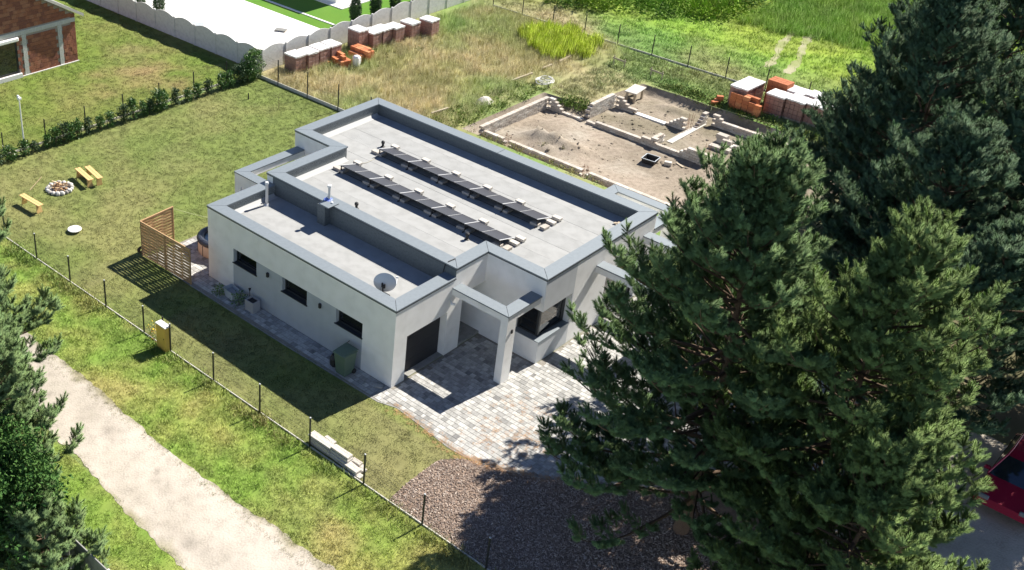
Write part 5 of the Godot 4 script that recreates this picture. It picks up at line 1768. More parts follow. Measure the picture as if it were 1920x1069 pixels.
	lathe(s, [Vector2(0.03, 0.70), Vector2(0.05, 0.78), Vector2(0.06, 0.80), Vector2(0, 0.83)], 10, Vector3(-7.55, 0, 0.2))
	tag(part("garden_lamp", s, M.black, self), "small dark spike lamp behind the grey square planter", "lamp")
	# utility box
	t = thing("utility_box", "yellow meter cabinet with white roof built into the fence line", "utility box", Vector3(-7.5, 0, 4.60), 0.0)
	s = st()
	bbox(s, Vector3(0.56, 1.12, 0.24), 0.01, Transform3D(Basis.IDENTITY, Vector3(0, 0.54, 0)))
	part("cabinet", s, M.yellow_box, t)
	s = st()
	bbox(s, Vector3(0.51, 0.94, 0.012), 0.003, Transform3D(Basis.IDENTITY, Vector3(0, 0.56, 0.124)))
	var dd := part("door", s, M.yellow_box, t)
	s = st()
	bbox(s, Vector3(0.03, 0.06, 0.015), 0.003, Transform3D(Basis.IDENTITY, Vector3(0.2, 0.6, 0.136)))
	part("lock", s, M.black, dd)
	s = st()
	bbox(s, Vector3(0.60, 0.045, 0.29), 0.01, Transform3D(Basis.IDENTITY, Vector3(0, 1.122, 0)))
	part("roof", s, M.film, t)
	s = st()
	bbox(s, Vector3(0.05, 1.2, 0.05), 0.004, Transform3D(Basis.IDENTITY, Vector3(-7.85, 0.6, 4.35)))
	tag(part("gate_post", s, M.post, self), "short dark post standing behind the yellow meter cabinet", "post")
	# flowers beside it
	t = thing("flower_clump", "clump of yellow and rust flowers between post and meter cabinet", "flowers", Vector3(-8.3, 0, 4.38))
	part("foliage", leaves(150, 0.36, 0.12, 0.03, null, Vector3(0, 0.22, 0)), M.leaf_two, t)
	s = leaves(60, 0.38, 0.07, 0.06, null, Vector3(0, 0.33, 0))
	part("blossom", s, mat(lin(.75, .52, .02), 0.7), t)
	s = leaves(34, 0.32, 0.07, 0.05, null, Vector3(0.1, 0.22, 0.1))
	part("withered_blossom", s, mat(lin(.28, .10, .04), 0.8), t)
	# stacked stone slabs
	t = thing("slab_stack", "two heaps of pale stone slabs stacked along the fence kerb", "stone slabs", Vector3(0, 0, 4.08))
	for q in [[0.62, 0.06, 0.03, 0.95, 0.4], [0.62, 0.15, 0.04, 0.98, 0.38], [0.6, 0.24, 0.05, 0.95, 0.36], [0.58, 0.33, 0.06, 1.0, 0.30], [0.78, 0.33, -0.16, 0.46, 0.16], [1.5, 0.06, 0.05, 0.85, 0.36], [1.5, 0.15, 0.02, 0.8, 0.35], [1.48, 0.24, 0.0, 0.8, 0.3], [1.46, 0.33, -0.02, 0.78, 0.28], [2.1, 0.06, 0.1, 0.6, 0.3], [2.12, 0.15, 0.12, 0.55, 0.28], [2.05, 0.06, -0.2, 0.5, 0.2], [2.0, 0.15, -0.18, 0.4, 0.2], [2.3, 0.06, -0.12, 0.3, 0.2], [2.42, 0.05, 0.18, 0.3, 0.22]]:
		s = st()
		bbox(s, Vector3(q[3], 0.085, q[4]), 0.012, Transform3D(Basis(Vector3.UP, rng.randfn(0, 0.04)), Vector3(q[0], q[1] - 0.015, q[2])), 0.008)
		part("slab", s, M.block[2 if rng.randf() < 0.7 else 0], t)
	# street pole
	t = thing("light_pole", "thin grey steel pole with small lamp head behind the young shrubs", "lamp post", Vector3(-25.72, 0, -0.6))
	s = st(); tube(s, [Vector3(0, 0, 0), Vector3(0, 2.95, 0)], [0.04, 0.032], 10)
	part("pole", s, M.white_metal, t)
	s = st(); bbox(s, Vector3(0.2, 0.14, 0.16), 0.02, Transform3D(Basis.IDENTITY, Vector3(0.02, 2.95, 0)))
	bbox(s, Vector3(0.12, 0.1, 0.1), 0.02, Transform3D(Basis.IDENTITY, Vector3(-0.04, 3.06, 0.02)))
	part("lamp_head", s, M.white_metal, t)
	# sprinkler and sapling on the lawn
	s = st()
	tube(s, [Vector3(-23.3, 0, -13.6), Vector3(-23.3, 0.38, -13.6)], [0.04, 0.03], 6)
	tag(part("garden_stake", s, M.black, self), "short dark stake in the lawn near the hedge end", "stake")
	t = thing("sapling", "thin bare sapling on the lawn before the back fence", "sapling", Vector3(-21.2, 0, -14.0))
	s = st()
	tube(s, [Vector3.ZERO, Vector3(0.03, 0.9, 0.02)], [0.014, 0.006], 5)
	for k in 9:
		var a := k * 2.4
		var y := 0.3 + 0.07 * k
		tube(s, [Vector3(0.01, y, 0), Vector3(cos(a) * 0.3, y + 0.16, sin(a) * 0.3)], [0.007, 0.003], 4)
	part("stem", s, M.twig, t)
	part("leaf_tuft", leaves(26, 0.34, 0.07, 0.03, null, Vector3(0, 0.75, 0)), M.leaf_three, t)
	# white parasol folded beside the side pergola
	t = thing("folded_parasol", "folded white parasol showing beside the side porch frame", "parasol", Vector3(-11.75, 0.0, -3.02))
	s = st(); lathe(s, [Vector2(0.25, 0.0), Vector2(0.25, 0.06), Vector2(0.03, 0.09), Vector2(0.025, 1.5)], 14)
	part("stand", s, M.pot_grey, t)
	s = st(); lathe(s, [Vector2(0.03, 1.1), Vector2(0.14, 1.3), Vector2(0.12, 1.9), Vector2(0.03, 2.62), Vector2(0, 2.66)], 12)
	part("canopy", s, M.film, t)

func shrub(label: String, at: Vector3, h: float, w: float, m: Material, grp: String, n: int) -> void:
	var t := thing("shrub", label, "shrub", at, rng.randf() * TAU, grp)
	var s := st()
	for k in 4:
		var a := rng.randf() * TAU
		tube(s, [Vector3.ZERO, Vector3(cos(a) * w * 0.2, h * 0.5, sin(a) * w * 0.2), Vector3(cos(a) * w * 0.4, h * rng.randf_range(0.75, 0.95), sin(a) * w * 0.4)], [0.015, 0.01, 0.004], 5)
	part("stem", s, M.twig, t)
	s = st()
	for k in n:
		var a := rng.randf() * TAU
		var y := pow(rng.randf(), 0.8)
		var r := w * 0.5 * sqrt(rng.randf()) * (0.55 + 0.6 * sin(PI * clampf(y * 0.9 + 0.1, 0, 1))) * (1.0 + 0.5 * n2(cos(a), y * 2, 0.8, at.z))
		leaves(9, 0.09, 0.12, 0.055, s, Vector3(cos(a) * r, 0.08 + y * (h - 0.12), sin(a) * r))
	part("foliage", s, m, t)

func build_shrubs() -> void:
	var zs := [[1.9, 0.9, 0.8], [1.2, 0.8, 0.7], [0.43, 0.75, 0.7], [-0.38, 0.85, 0.5], [-0.95, 0.6, 0.35], [-1.75, 0.75, 0.4], [-2.2, 1.0, 0.5], [-2.75, 1.05, 0.65], [-3.1, 1.0, 0.55], [-3.55, 1.1, 0.4], [-4.2, 0.95, 0.42], [-4.95, 0.85, 0.42], [-5.6, 0.9, 0.4], [-6.45, 1.05, 0.55], [-7.1, 1.2, 0.5], [-7.8, 0.9, 0.45], [-8.2, 0.85, 0.5], [-8.75, 1.25, 0.75], [-9.1, 1.15, 0.6], [-10.0, 1.0, 0.5], [-10.85, 0.75, 0.45], [-11.6, 0.85, 0.5], [-12.35, 0.9, 0.42], [-13.35, 1.0, 0.6], [-13.95, 1.0, 0.55], [-14.7, 1.25, 0.7], [-15.4, 1.6, 0.9], [-15.9, 1.8, 1.0]]
	var i := 0
	for q in zs:
		var ords := ["second", "third", "fourth", "fifth", "sixth", "seventh", "eighth", "ninth", "tenth", "eleventh", "twelfth", "thirteenth", "fourteenth", "fifteenth", "sixteenth", "seventeenth", "eighteenth", "nineteenth", "twentieth"]
		var back := zs.size() - 2 - i
		var lab: String = "young laurel shrub in the fence row, %s from the tall bright one" % (ords[back] if back >= 0 and back < ords.size() else ("twenty-" + ["first", "second", "third", "fourth", "fifth", "sixth", "seventh", "eighth"][clampi(back - 19, 0, 7)]))
		var m: Material = [M.leaf_one, M.leaf_three, M.leaf_one][i % 3]
		if q[2] >= 0.9:
			lab = "tall bright green laurel at the wall end of the shrub row" if q[1] > 1.7 else "big dark laurel next to the tall bright one at the row's end"
			m = M.leaf_two if q[1] > 1.7 else M.leaf_one
		shrub(lab, Vector3(-25.35, 0, q[0]), q[1], q[2], m, "young laurels in a row", int(110 * q[1] * q[2]) + 14)
		i += 1

func thuja(label: String, at: Vector3, h: float) -> void:
	var t := thing("thuja", label, "conifer", at, 0, "columnar conifers behind the concrete wall")
	var s := st()
	tube(s, [Vector3.ZERO, Vector3(0, h * 0.4, 0)], [0.05, 0.03], 6)
	part("trunk", s, M.bark, t)
	s = st()
	for k in 1300:
		var y := rng.randf()
		var a := rng.randf() * TAU
		var r := 0.36 * pow(sin(PI * clampf(0.12 + y * 0.88, 0, 1)), 0.6) * (0.7 + 0.35 * rng.randf())
		leaves(3, 0.05, 0.14, 0.04, s, Vector3(cos(a) * r, 0.05 + y * (h - 0.1), sin(a) * r))
	part("crown", s, M.leaf_three, t)

func build_brick_house() -> void:
	var X := -34.5
	var t := thing("brick_house", "unrendered red brick house with concrete tie beam and large window", "house", Vector3(X, 0, -9.72))
	# local frame: wall face at x = 0, z runs from 0 to +14
	var slope := 0.6
	var eave := 3.08
	var apex := 7.0
	var top := func(z: float) -> float: return eave + slope * (z if z < apex else 2 * apex - z)
	# core
	var s := st()
	wall(s, 2, 0.02, 13.98, 0, 2.52, -0.36, -0.02, [[3.98, 0.25, 8.2, 2.45]])
	part("core_wall", s, M.mortar, t)
	s = st()
	prism2(s, [Vector3(-0.36, 2.52, 0.02), Vector3(-0.36, 3.02, 0.02), Vector3(-0.36, top.call(apex) - 0.05, apex), Vector3(-0.36, 3.02, 13.98), Vector3(-0.36, 2.52, 13.98)], Vector3(0.34, 0, 0))
	part("core_wall", s, M.mortar, t)
	# side wall towards the concrete wall
	s = st()
	wall(s, 0, -10.0, 0.0, 0, 3.0, 0.0, 0.3, [])
	part("side_wall", s, M.brick[0], t)
	# bricks on the visible gable
	var bm := []
	for L in [0.245, 0.12]:
		var b := st()
		bbox(b, Vector3(0.03, 0.225, L), 0.004)
		bm.append(b.commit())
	var xs := []
	for c in 29:
		var y := 0.12 + c * 0.236
		if y > 2.4 and y < 2.88: continue
		if c == 10: continue
		var i := 0
		var z := 0.0 if c % 2 == 0 else -0.125
		while z < 13.9:
			var z0 := maxf(z, 0.0); var z1 := z + 0.25
			z = z1
			if z1 - z0 < 0.1: z0 -= 0.0
			var zc := (z0 + z1) / 2
			if y < 2.5:
				if zc > 3.88 and zc < 8.3: continue
				if (zc > 0.92 and zc < 1.26) or (zc > 3.3 and zc < 3.72): continue
			elif y + 0.12 > top.call(zc) - 0.12: continue
			xs.append([Vector3(-0.008, y, zc), 0 if z1 - z0 > 0.2 else 1])
	xs.sort_custom(func(p, q): return p[0].z < q[0].z)
	var rest := st()
	for k in xs.size():
		var xf := Transform3D(Basis.IDENTITY, xs[k][0] + Vector3(rng.randfn(0, 0.003), 0, 0))
		var patch := n2(xs[k][0].z, xs[k][0].y, 0.25, 5)
		var mm: int = clampi(int(1.5 + 3.0 * patch + rng.randfn(0, 0.8)), 0, 3)
		if k < 300: mi("brick", bm[xs[k][1]], M.brick[mm], t, xf)
		else: rest.append_from(bm[xs[k][1]], 0, xf)
	var ro := part("brick_field", rest, M.brick[1], t)
	ro.set_meta("kind", "stuff")
	# ties
	s = st()
	bbox(s, Vector3(0.06, 0.26, 14.0), 0.006, Transform3D(Basis.IDENTITY, Vector3(-0.005, 2.63, 7.0)))
	part("tie_beam", s, M.concrete, t)
	for z in [1.09, 3.5]:
		s = st()
		bbox(s, Vector3(0.056, 2.49, 0.27), 0.006, Transform3D(Basis.IDENTITY, Vector3(-0.006, 1.245, z)))
		part("tie_column", s, M.concrete, t)
	# plinth
	s = st()
	box(s, Vector3(0.012, -0.05, -0.05), Vector3(0.07, 0.045, 3.9))
	box(s, Vector3(0.012, -0.05, 3.9), Vector3(0.16, 0.26, 8.3))
	part("plinth", s, M.white_slab, t)
	# window with shutter box
	var w := Node3D.new()
	put(t, w, "window")
	s = st()
	for r in [[3.98, 0.28, 4.08, 2.2], [8.1, 0.28, 8.2, 2.2], [6.0, 0.28, 6.1, 2.2]]: box(s, Vector3(-0.12, r[1], r[0]), Vector3(-0.05, r[3], r[2]))
	for r in [[4.08, 0.26, 6.0, 0.35], [6.1, 0.26, 8.1, 0.35], [4.08, 2.12, 6.0, 2.2], [6.1, 2.12, 8.1, 2.2]]: box(s, Vector3(-0.12, r[1], r[0]), Vector3(-0.05, r[3], r[2]))
	part("frame", s, M.anthracite, w)
	for r in [[4.08, 6.0], [6.1, 8.1]]:
		s = st()
		box(s, Vector3(-0.095, 0.35, r[0]), Vector3(-0.08, 2.12, r[1]))
		part("pane", s, M.car_glass, w)
	s = st()
	bbox(s, Vector3(0.22, 0.24, 4.3), 0.05, Transform3D(Basis.IDENTITY, Vector3(0.04, 2.33, 6.05)))
	part("shutter_box", s, M.lamp_white, w)
	# roof
	for sd in [0, 1]:
		s = st()
		var z0 := -0.45 if sd == 0 else 2 * apex + 0.45
		var y0 := eave + slope * -0.45
		prism2(s, [Vector3(0.28, y0, z0), Vector3(0.28, y0 + 0.14, z0), Vector3(0.28, top.call(apex) + 0.14, apex), Vector3(0.28, top.call(apex), apex)], Vector3(-10.6, 0, 0))
		part("roof", s, M.concrete_dark, t)
		s = st()
		prism2(s, [Vector3(0.283, y0 - 0.03, z0), Vector3(0.283, y0 + 0.16, z0), Vector3(0.283, top.call(apex) + 0.16, apex), Vector3(0.283, top.call(apex) - 0.03, apex)], Vector3(0.03, 0, 0))
		part("verge_board", s, M.kerb, t)

func build_far_things() -> void:
	build_brick_house()
	thuja("dark column of thuja just behind the pallet-side concrete wall, first from the patio", Vector3(-28.3, 0, -27.5), 1.9)
	thuja("dark column of thuja behind the pallet-side concrete wall, second from the patio", Vector3(-28.4, 0, -29.6), 1.9)
	thuja("dark column of thuja behind the pallet-side concrete wall, third from the patio", Vector3(-28.5, 0, -31.7), 1.9)
	thuja("dark column of thuja behind the pallet-side concrete wall, fourth from the patio", Vector3(-28.5, 0, -33.8), 1.9)
	thuja("dark column of thuja at the patio edge behind the arched wall", Vector3(-39.9, 0.02, -18.4), 1.9)
	thuja("dark column of thuja on the patio side nearer the wall corner", Vector3(-37.8, 0.02, -18.4), 1.9)
	# white kerb in the garden lawn
	var s := st()
	box(s, Vector3(-36.5, 0.0, -26.15), Vector3(-28.8, 0.05, -25.98))
	box(s, Vector3(-36.5, 0.0, -30.5), Vector3(-36.33, 0.05, -26.15))
	var o := part("garden_kerb", s, M.white_slab, self)
	tag(o, "white kerb line edging the bright garden lawn", "kerb")
	# covers left on the white patio
	for q in [[-30.3, -22.6, "small grey cover lying on the white patio", 0.75, 0.5], [-34.9, -18.9, "greenish pallet lying on the patio beside the arched wall", 1.5, 0.8]]:
		var t := thing("patio_cover", q[2], "cover", Vector3(q[0], 0.02, q[1]), 0.5)
		for k in 5:
			s = st()
			bbox(s, Vector3(q[3], 0.04, q[4] / 5 - 0.02), 0.006, Transform3D(Basis.IDENTITY, Vector3(0, 0.09, -q[4] / 2 + q[4] / 5 * (k + 0.5))))
			part("plank", s, M.concrete_dark if q[3] < 1 else M.pot_grey, t)
		s = st()
		for x in [-0.4, 0.4]: box(s, Vector3(x * q[3] - 0.04, 0, -q[4] / 2), Vector3(x * q[3] + 0.04, 0.07, q[4] / 2))
		part("bearer", s, M.board, t)
	# next house with its terrace
	var h := thing("garden_house", "pale house corner with white terrace beyond the garden lawn", "house", Vector3(-36.2, 0, -36))
	s = st(); box(s, Vector3(0, 0, 0), Vector3(4.4, 3.0, 6.8))
	part("wall", s, M.plaster, h)
	s = st(); box(s, Vector3(4.4, 0, 0.5), Vector3(5.5, 0.06, 7.3)); box(s, Vector3(0.5, 0, 6.8), Vector3(4.4, 0.06, 7.3))
	part("terrace", s, M.white_slab, h)
	s = st(); box(s, Vector3(-0.3, 3.0, -0.3), Vector3(4.7, 3.2, 7.1))
	part("roof", s, M.concrete_dark, h)
	# dark fence in the foreground
	var t := thing("board_fence", "dark grey concrete board fence at the foot of the leafy tree", "fence", Vector3(1.42, 0, 13.35))
	for i in 6:
		s = st(); bbox(s, Vector3(0.09, 1.52, 0.09), 0.01, Transform3D(Basis.IDENTITY, Vector3(-2.05 * i, 0.76, 0)))
		part("post", s, M.kerb, t)
		for k in 3:
			s = st(); bbox(s, Vector3(1.95, 0.48, 0.045), 0.008, Transform3D(Basis.IDENTITY, Vector3(-2.05 * i - 1.02, 0.25 + 0.488 * k, 0.0)))
			part("board", s, M.concrete_dark, t)
	build_car()

func build_car() -> void:
	# small red hatchback under the trees
	var t := thing("parked_car", "dark red car parked under the pine branches", "car", Vector3(17.75, 0.005, -11.1), PI / 2)
	var prof := [Vector2(-2.0, 0.45), Vector2(-1.98, 0.72), Vector2(-1.2, 0.88), Vector2(-0.95, 0.92), Vector2(-0.25, 1.40), Vector2(0.2, 1.46), Vector2(1.25, 1.42), Vector2(1.75, 0.98), Vector2(1.98, 0.9), Vector2(2.0, 0.45), Vector2(1.6, 0.28), Vector2(-1.7, 0.28)]
	var hw := func(p: Vector2) -> float: return 0.86 if p.y < 0.95 else lerpf(0.86, 0.60, (p.y - 0.95) / 0.5)
	var s := st()
	var n := prof.size()
	for i in n:
		var p: Vector2 = prof[i]; var q: Vector2 = prof[(i + 1) % n]
		if (i == 3 or i == 6): continue
		oquad(s, Vector3(p.x, p.y, -hw.call(p)), Vector3(p.x, p.y, hw.call(p)), Vector3(q.x, q.y, hw.call(q)), Vector3(q.x, q.y, -hw.call(q)), Vector3(0, 0.7, 0))
	for sd in [-1, 1]:
		var lower := [prof[0], prof[1], prof[2], prof[3], prof[7], prof[8], prof[9], prof[10], prof[11]]
		var L := []
		for p in lower: L.append(Vector3(p.x, p.y, sd * hw.call(p)))
		for i in range(1, L.size() - 1): otri(s, L[0], L[i], L[i + 1], Vector3(0, 0.6, 0))
		var fr := [[3, 4], [4, 5], [5, 6], [6, 7]]
		for f in fr:
			var a := Vector3(prof[f[0]].x, prof[f[0]].y, sd * hw.call(prof[f[0]])); var b := Vector3(prof[f[1]].x, prof[f[1]].y, sd * hw.call(prof[f[1]]))
			tube(s, [a, b], [0.035, 0.035], 6)
	part("body", s, M.car_paint, t)
	for i in [3, 6]:
		var p: Vector2 = prof[i]; var q: Vector2 = prof[i + 1]
		s = st()
		oquad(s, Vector3(p.x, p.y, -hw.call(p) + .03), Vector3(p.x, p.y, hw.call(p) - .03), Vector3(q.x, q.y, hw.call(q) - .03), Vector3(q.x, q.y, -hw.call(q) + .03), Vector3(0, 0.7, 0))
		part("windscreen" if i == 3 else "rear_window", s, M.car_glass, t)
	for sd in [-1, 1]:
		s = st()
		var L := []
		for i in [3, 4, 5, 6, 7]: L.append(Vector3(prof[i].x, prof[i].y, sd * (hw.call(prof[i]) - 0.012)))
		for i in range(1, L.size() - 1): otri(s, L[0], L[i], L[i + 1], Vector3(0, 1.1, 0))
		part("side_window", s, M.car_glass, t)
		for x in [-1.3, 1.25]:
			var w := Node3D.new()
			put(t, w, "wheel")
			s = st(); tube(s, [Vector3(x, 0.31, sd * 0.68), Vector3(x, 0.31, sd * 0.88)], [0.31, 0.31], 20)
			part("tyre", s, M.tyre, w)
			s = st(); tube(s, [Vector3(x, 0.31, sd * 0.7), Vector3(x, 0.31, sd * 0.89)], [0.19, 0.19], 14)
			part("rim", s, M.alu, w)
		s = st(); bbox(s, Vector3(0.1, 0.14, 0.34), 0.02, Transform3D(Basis.IDENTITY, Vector3(-1.95, 0.72, sd * 0.62)))
		part("headlight", s, M.head_lamp, t)
		s = st(); bbox(s, Vector3(0.08, 0.18, 0.26), 0.02, Transform3D(Basis.IDENTITY, Vector3(1.96, 0.82, sd * 0.68)))
		part("tail_light", s, M.lamp_red, t)
		s = st(); bbox(s, Vector3(0.14, 0.12, 0.2), 0.03, Transform3D(Basis.IDENTITY, Vector3(-0.75, 0.98, sd * 0.95)))
		part("side_mirror", s, M.car_paint, t)

# ------------------------------------------------------------------ trees
func shoot_mesh(n: int, L: float, needle: float, w: float) -> ArrayMesh:
	var s := st()
	for i in n:
		var f := float(i) / n
		var a := i * 2.39996 + rng.randf() * 0.5
		var p := Vector3(0, L * (0.05 + 0.95 * f), 0)
		var el := lerpf(0.55, 1.25, f * f) + rng.randfn(0, 0.12)
		var d := Vector3(cos(a) * cos(el), sin(el), sin(a) * cos(el))
		var side := Vector3(-sin(a), 0, cos(a)) * w
		var e := p + d * needle * rng.randf_range(0.75, 1.15)
		var nn := (Vector3(-cos(a) * sin(el), cos(el), -sin(a) * sin(el)) + Vector3(cos(a), 0.5, sin(a)) * 0.7).normalized()
		if (side * 2.0).cross(e - p + side).dot(nn) > 0: side = -side
		for q in [p - side, p + side, e]:
			s.set_normal(nn); s.add_vertex(q)
	return s.commit()

var SHOOT := []

func pine(label: String, x: float, z: float, H: float, R: float, y0: float, sd: int, tone: Color, spacing := 0.5, grp := "pine trees beside the house", lean := Vector2.ZERO, side := Vector2.ZERO, boughs := []) -> void:
	rng.seed = sd
	var t := thing("pine_tree", label, "pine tree", Vector3(x, 0, z), 0, grp)
	var s := st()
	var tp := func(y: float) -> Vector3:
		var f := y / H
		return Vector3(lean.x * f + 0.18 * sin(f * 5 + sd), y, lean.y * f + 0.18 * cos(f * 4 + sd * 2))
	var pts := []
	var rad := []
	var r0 := 0.016 * H
	for i in 13:
		var y := H * i / 12.0
		pts.append(tp.call(y) if i > 0 else Vector3(tp.call(0).x, -0.05, tp.call(0).z)); rad.append(maxf(0.02, r0 * (1.0 - 0.93 * i / 12.0) * (1.25 if i == 0 else 1.0)))
	tube(s, pts, rad, 10)
	part("trunk", s, M.bark, t)
	var br := st()
	var xfs := []
	var cols := []
	var add := func(p: Vector3, d: Vector3, sc: float) -> void:
		var f := frame_of(d) * Basis(Vector3.UP, rng.randf() * TAU)
		xfs.append(Transform3D(f.scaled(Vector3.ONE * sc), p))
		var v := rng.randf_range(0.7, 1.3)
		var yel := rng.randf_range(0, 0.25)
		cols.append(Color(tone.r * v * (1 + yel * 0.8), tone.g * v * (1 + yel * 0.3), tone.b * v))
	var y := y0
	var specs := []
	var az := rng.randf() * TAU
	while y < H - 0.25:
		var f := (y - y0) / (H - y0)
		var nb := 6 if f < 0.8 else 5
		for b in nb:
			az += TAU / nb + rng.randfn(0, 0.25)
			var prof := pow(1.0 - f * f, 0.75) * (0.80 + 0.20 * sin(PI * minf(1.0, f * 1.6 + 0.35)))
			var L := R * prof * rng.randf_range(0.62, 1.14) + 0.35
			if side != Vector2.ZERO:
				L *= 1.0 + 0.38 * Vector2(cos(az), sin(az)).dot(side) * sin(PI * clampf(f, 0, 1))
			L *= clampf(1.0 + 0.9 * nz.get_noise_3d(cos(az) * 45 + sd * 90, y * 16, sin(az) * 45), 0.55, 1.16)
			if rng.randf() < 0.06: L *= 0.5
			specs.append([y + rng.randf_range(-0.1, 0.1), az, L, lerpf(-0.02, 0.9, f * f) + rng.randfn(0, 0.1), f])
		y += spacing * lerpf(1.0, 0.62, f)
	for q in boughs: specs.append([q[0], q[1], q[2], q[3], 0.1])
	for sp_ in specs:
		var az2: float = sp_[1]; var L: float = sp_[2]; var el: float = sp_[3]; var f: float = sp_[4]
		var p := tp.call(sp_[0]) as Vector3
		var d := Vector3(cos(az2) * cos(el), sin(el), sin(az2) * cos(el))
		var segs := maxi(4, int(L / 0.30))
		var bp := [p]
		var brd := [0.012 + 0.013 * L]
		for k in segs:
			var g := float(k + 1) / segs
			d = (d + Vector3(rng.randfn(0, 0.05), (0.22 + 2.2 * g * g * g) / segs, rng.randfn(0, 0.05))).normalized()
			p += d * L / segs
			bp.append(p); brd.append((0.012 + 0.013 * L) * (1.0 - 0.85 * g))
		tube(br, bp, brd, 5, false)
		# side branches with tufts
		for k in range(1, segs + 1):
			var g := float(k) / segs
			if g < 0.40 and f < 0.8: continue
			var bd: Vector3 = (bp[k] - bp[k - 1]).normalized()
			for sgn in [-1, 1]:
				if rng.randf() < 0.14: continue
				var perp: Vector3 = bd.cross(Vector3.UP).normalized() * sgn
				var sd2: Vector3 = (bd * rng.randf_range(0.45, 0.9) + perp * rng.randf_range(0.6, 1.0) + Vector3.UP * rng.randf_range(-0.05, 0.35)).normalized()
				var sl := (0.36 + 0.50 * (1.0 - g) + 0.2 * rng.randf()) * minf(1.0, 0.4 + L / 3.0)
				var sp: Vector3 = bp[k] - bd * rng.randf() * L / segs
				var m := maxi(2, int(sl / 0.13))
				var q := sp
				var qd := sd2
				for j in m:
					qd = (qd + Vector3(rng.randfn(0, 0.08), 0.10, rng.randfn(0, 0.08))).normalized()
					var q2: Vector3 = q + qd * sl / m
					if j % 2 == 1 or j == m - 1: tube(br, [q - qd * sl / m * (1 if j % 2 else 0), q2], [0.007, 0.005], 3, false)
					q = q2
					var pw: Vector3 = qd.cross(Vector3.UP).normalized() * (1 if j % 2 else -1)
					add.call(q, (qd * 0.6 + pw * 0.8 + Vector3(0, rng.randf_range(0.25, 0.8), 0)).normalized(), rng.randf_range(0.75, 1.1))
					if rng.randf() < 0.55: add.call(q, (qd * 0.5 - pw * 0.8 + Vector3(0, rng.randf_range(0.1, 0.7), 0)).normalized(), rng.randf_range(0.7, 1.0))
				add.call(q, (qd + Vector3(0, 0.5, 0)).normalized(), rng.randf_range(0.95, 1.25))
				for e in 3: add.call(q - qd * 0.04, (qd * 0.5 + Vector3(rng.randfn(0, 0.5), rng.randf_range(0.3, 1.0), rng.randfn(0, 0.5))).normalized(), rng.randf_range(0.85, 1.15))
		for e in 4: add.call(bp[segs], (d + Vector3(rng.randfn(0, 0.5), 0.4, rng.randfn(0, 0.5))).normalized(), 1.2)
	for k in 6: add.call(tp.call(H - 0.05 * k) as Vector3, Vector3(rng.randfn(0, 0.4), 1, rng.randfn(0, 0.4)).normalized(), 1.2)
	part("branches", br, M.twig, t)
	mmi("crown", SHOOT[0], M.needle, xfs, cols, t).set_meta("kind", "stuff")

func leafy_tree(label: String, at: Vector3, H: float, R: float, sd: int) -> void:
	rng.seed = sd
	var t := thing("leafy_tree", label, "tree", at)
	var s := st()
	tube(s, [Vector3.ZERO, Vector3(0.1, H * 0.35, 0.05), Vector3(0, H * 0.8, 0)], [0.11, 0.08, 0.03], 8)
	part("trunk", s, M.bark, t)
	var cl := leaves(12, 0.14, 0.13, 0.07).commit()
	var br := st()
	var xfs := []
	var cols := []
	for i in 46:
		var a := rng.randf() * TAU
		var f := rng.randf()
		var y := H * (0.15 + 0.75 * f)
		var r := R * (0.5 + 0.55 * sin(PI * clampf(0.2 + 0.75 * f, 0, 1))) * rng.randf_range(0.7, 1.1)
		var p := Vector3(0, y * 0.75, 0)
		var e := Vector3(cos(a) * r, y + r * 0.25, sin(a) * r)
		tube(br, [p, p.lerp(e, 0.5) + Vector3(0, 0.1, 0), e], [0.03, 0.018, 0.006], 5, false)
		for k in 58:
			var g := rng.randf_range(0.35, 1.05)
			var q := p.lerp(e, g) + Vector3(rng.randfn(0, 0.22), rng.randfn(0, 0.18), rng.randfn(0, 0.22))
			xfs.append(Transform3D(Basis(Vector3(rng.randfn(0, 1), rng.randfn(0, 1), rng.randfn(0, 1)).normalized(), rng.randf() * TAU).scaled(Vector3.ONE * rng.randf_range(0.7, 1.2)), q))
			cols.append(mixc(Color(.035, .095, .022), Color(.075, .15, .035), rng.randf()))
	part("branches", br, M.twig, t)
	mmi("crown", cl, M.leaf, xfs, cols, t).set_meta("kind", "stuff")

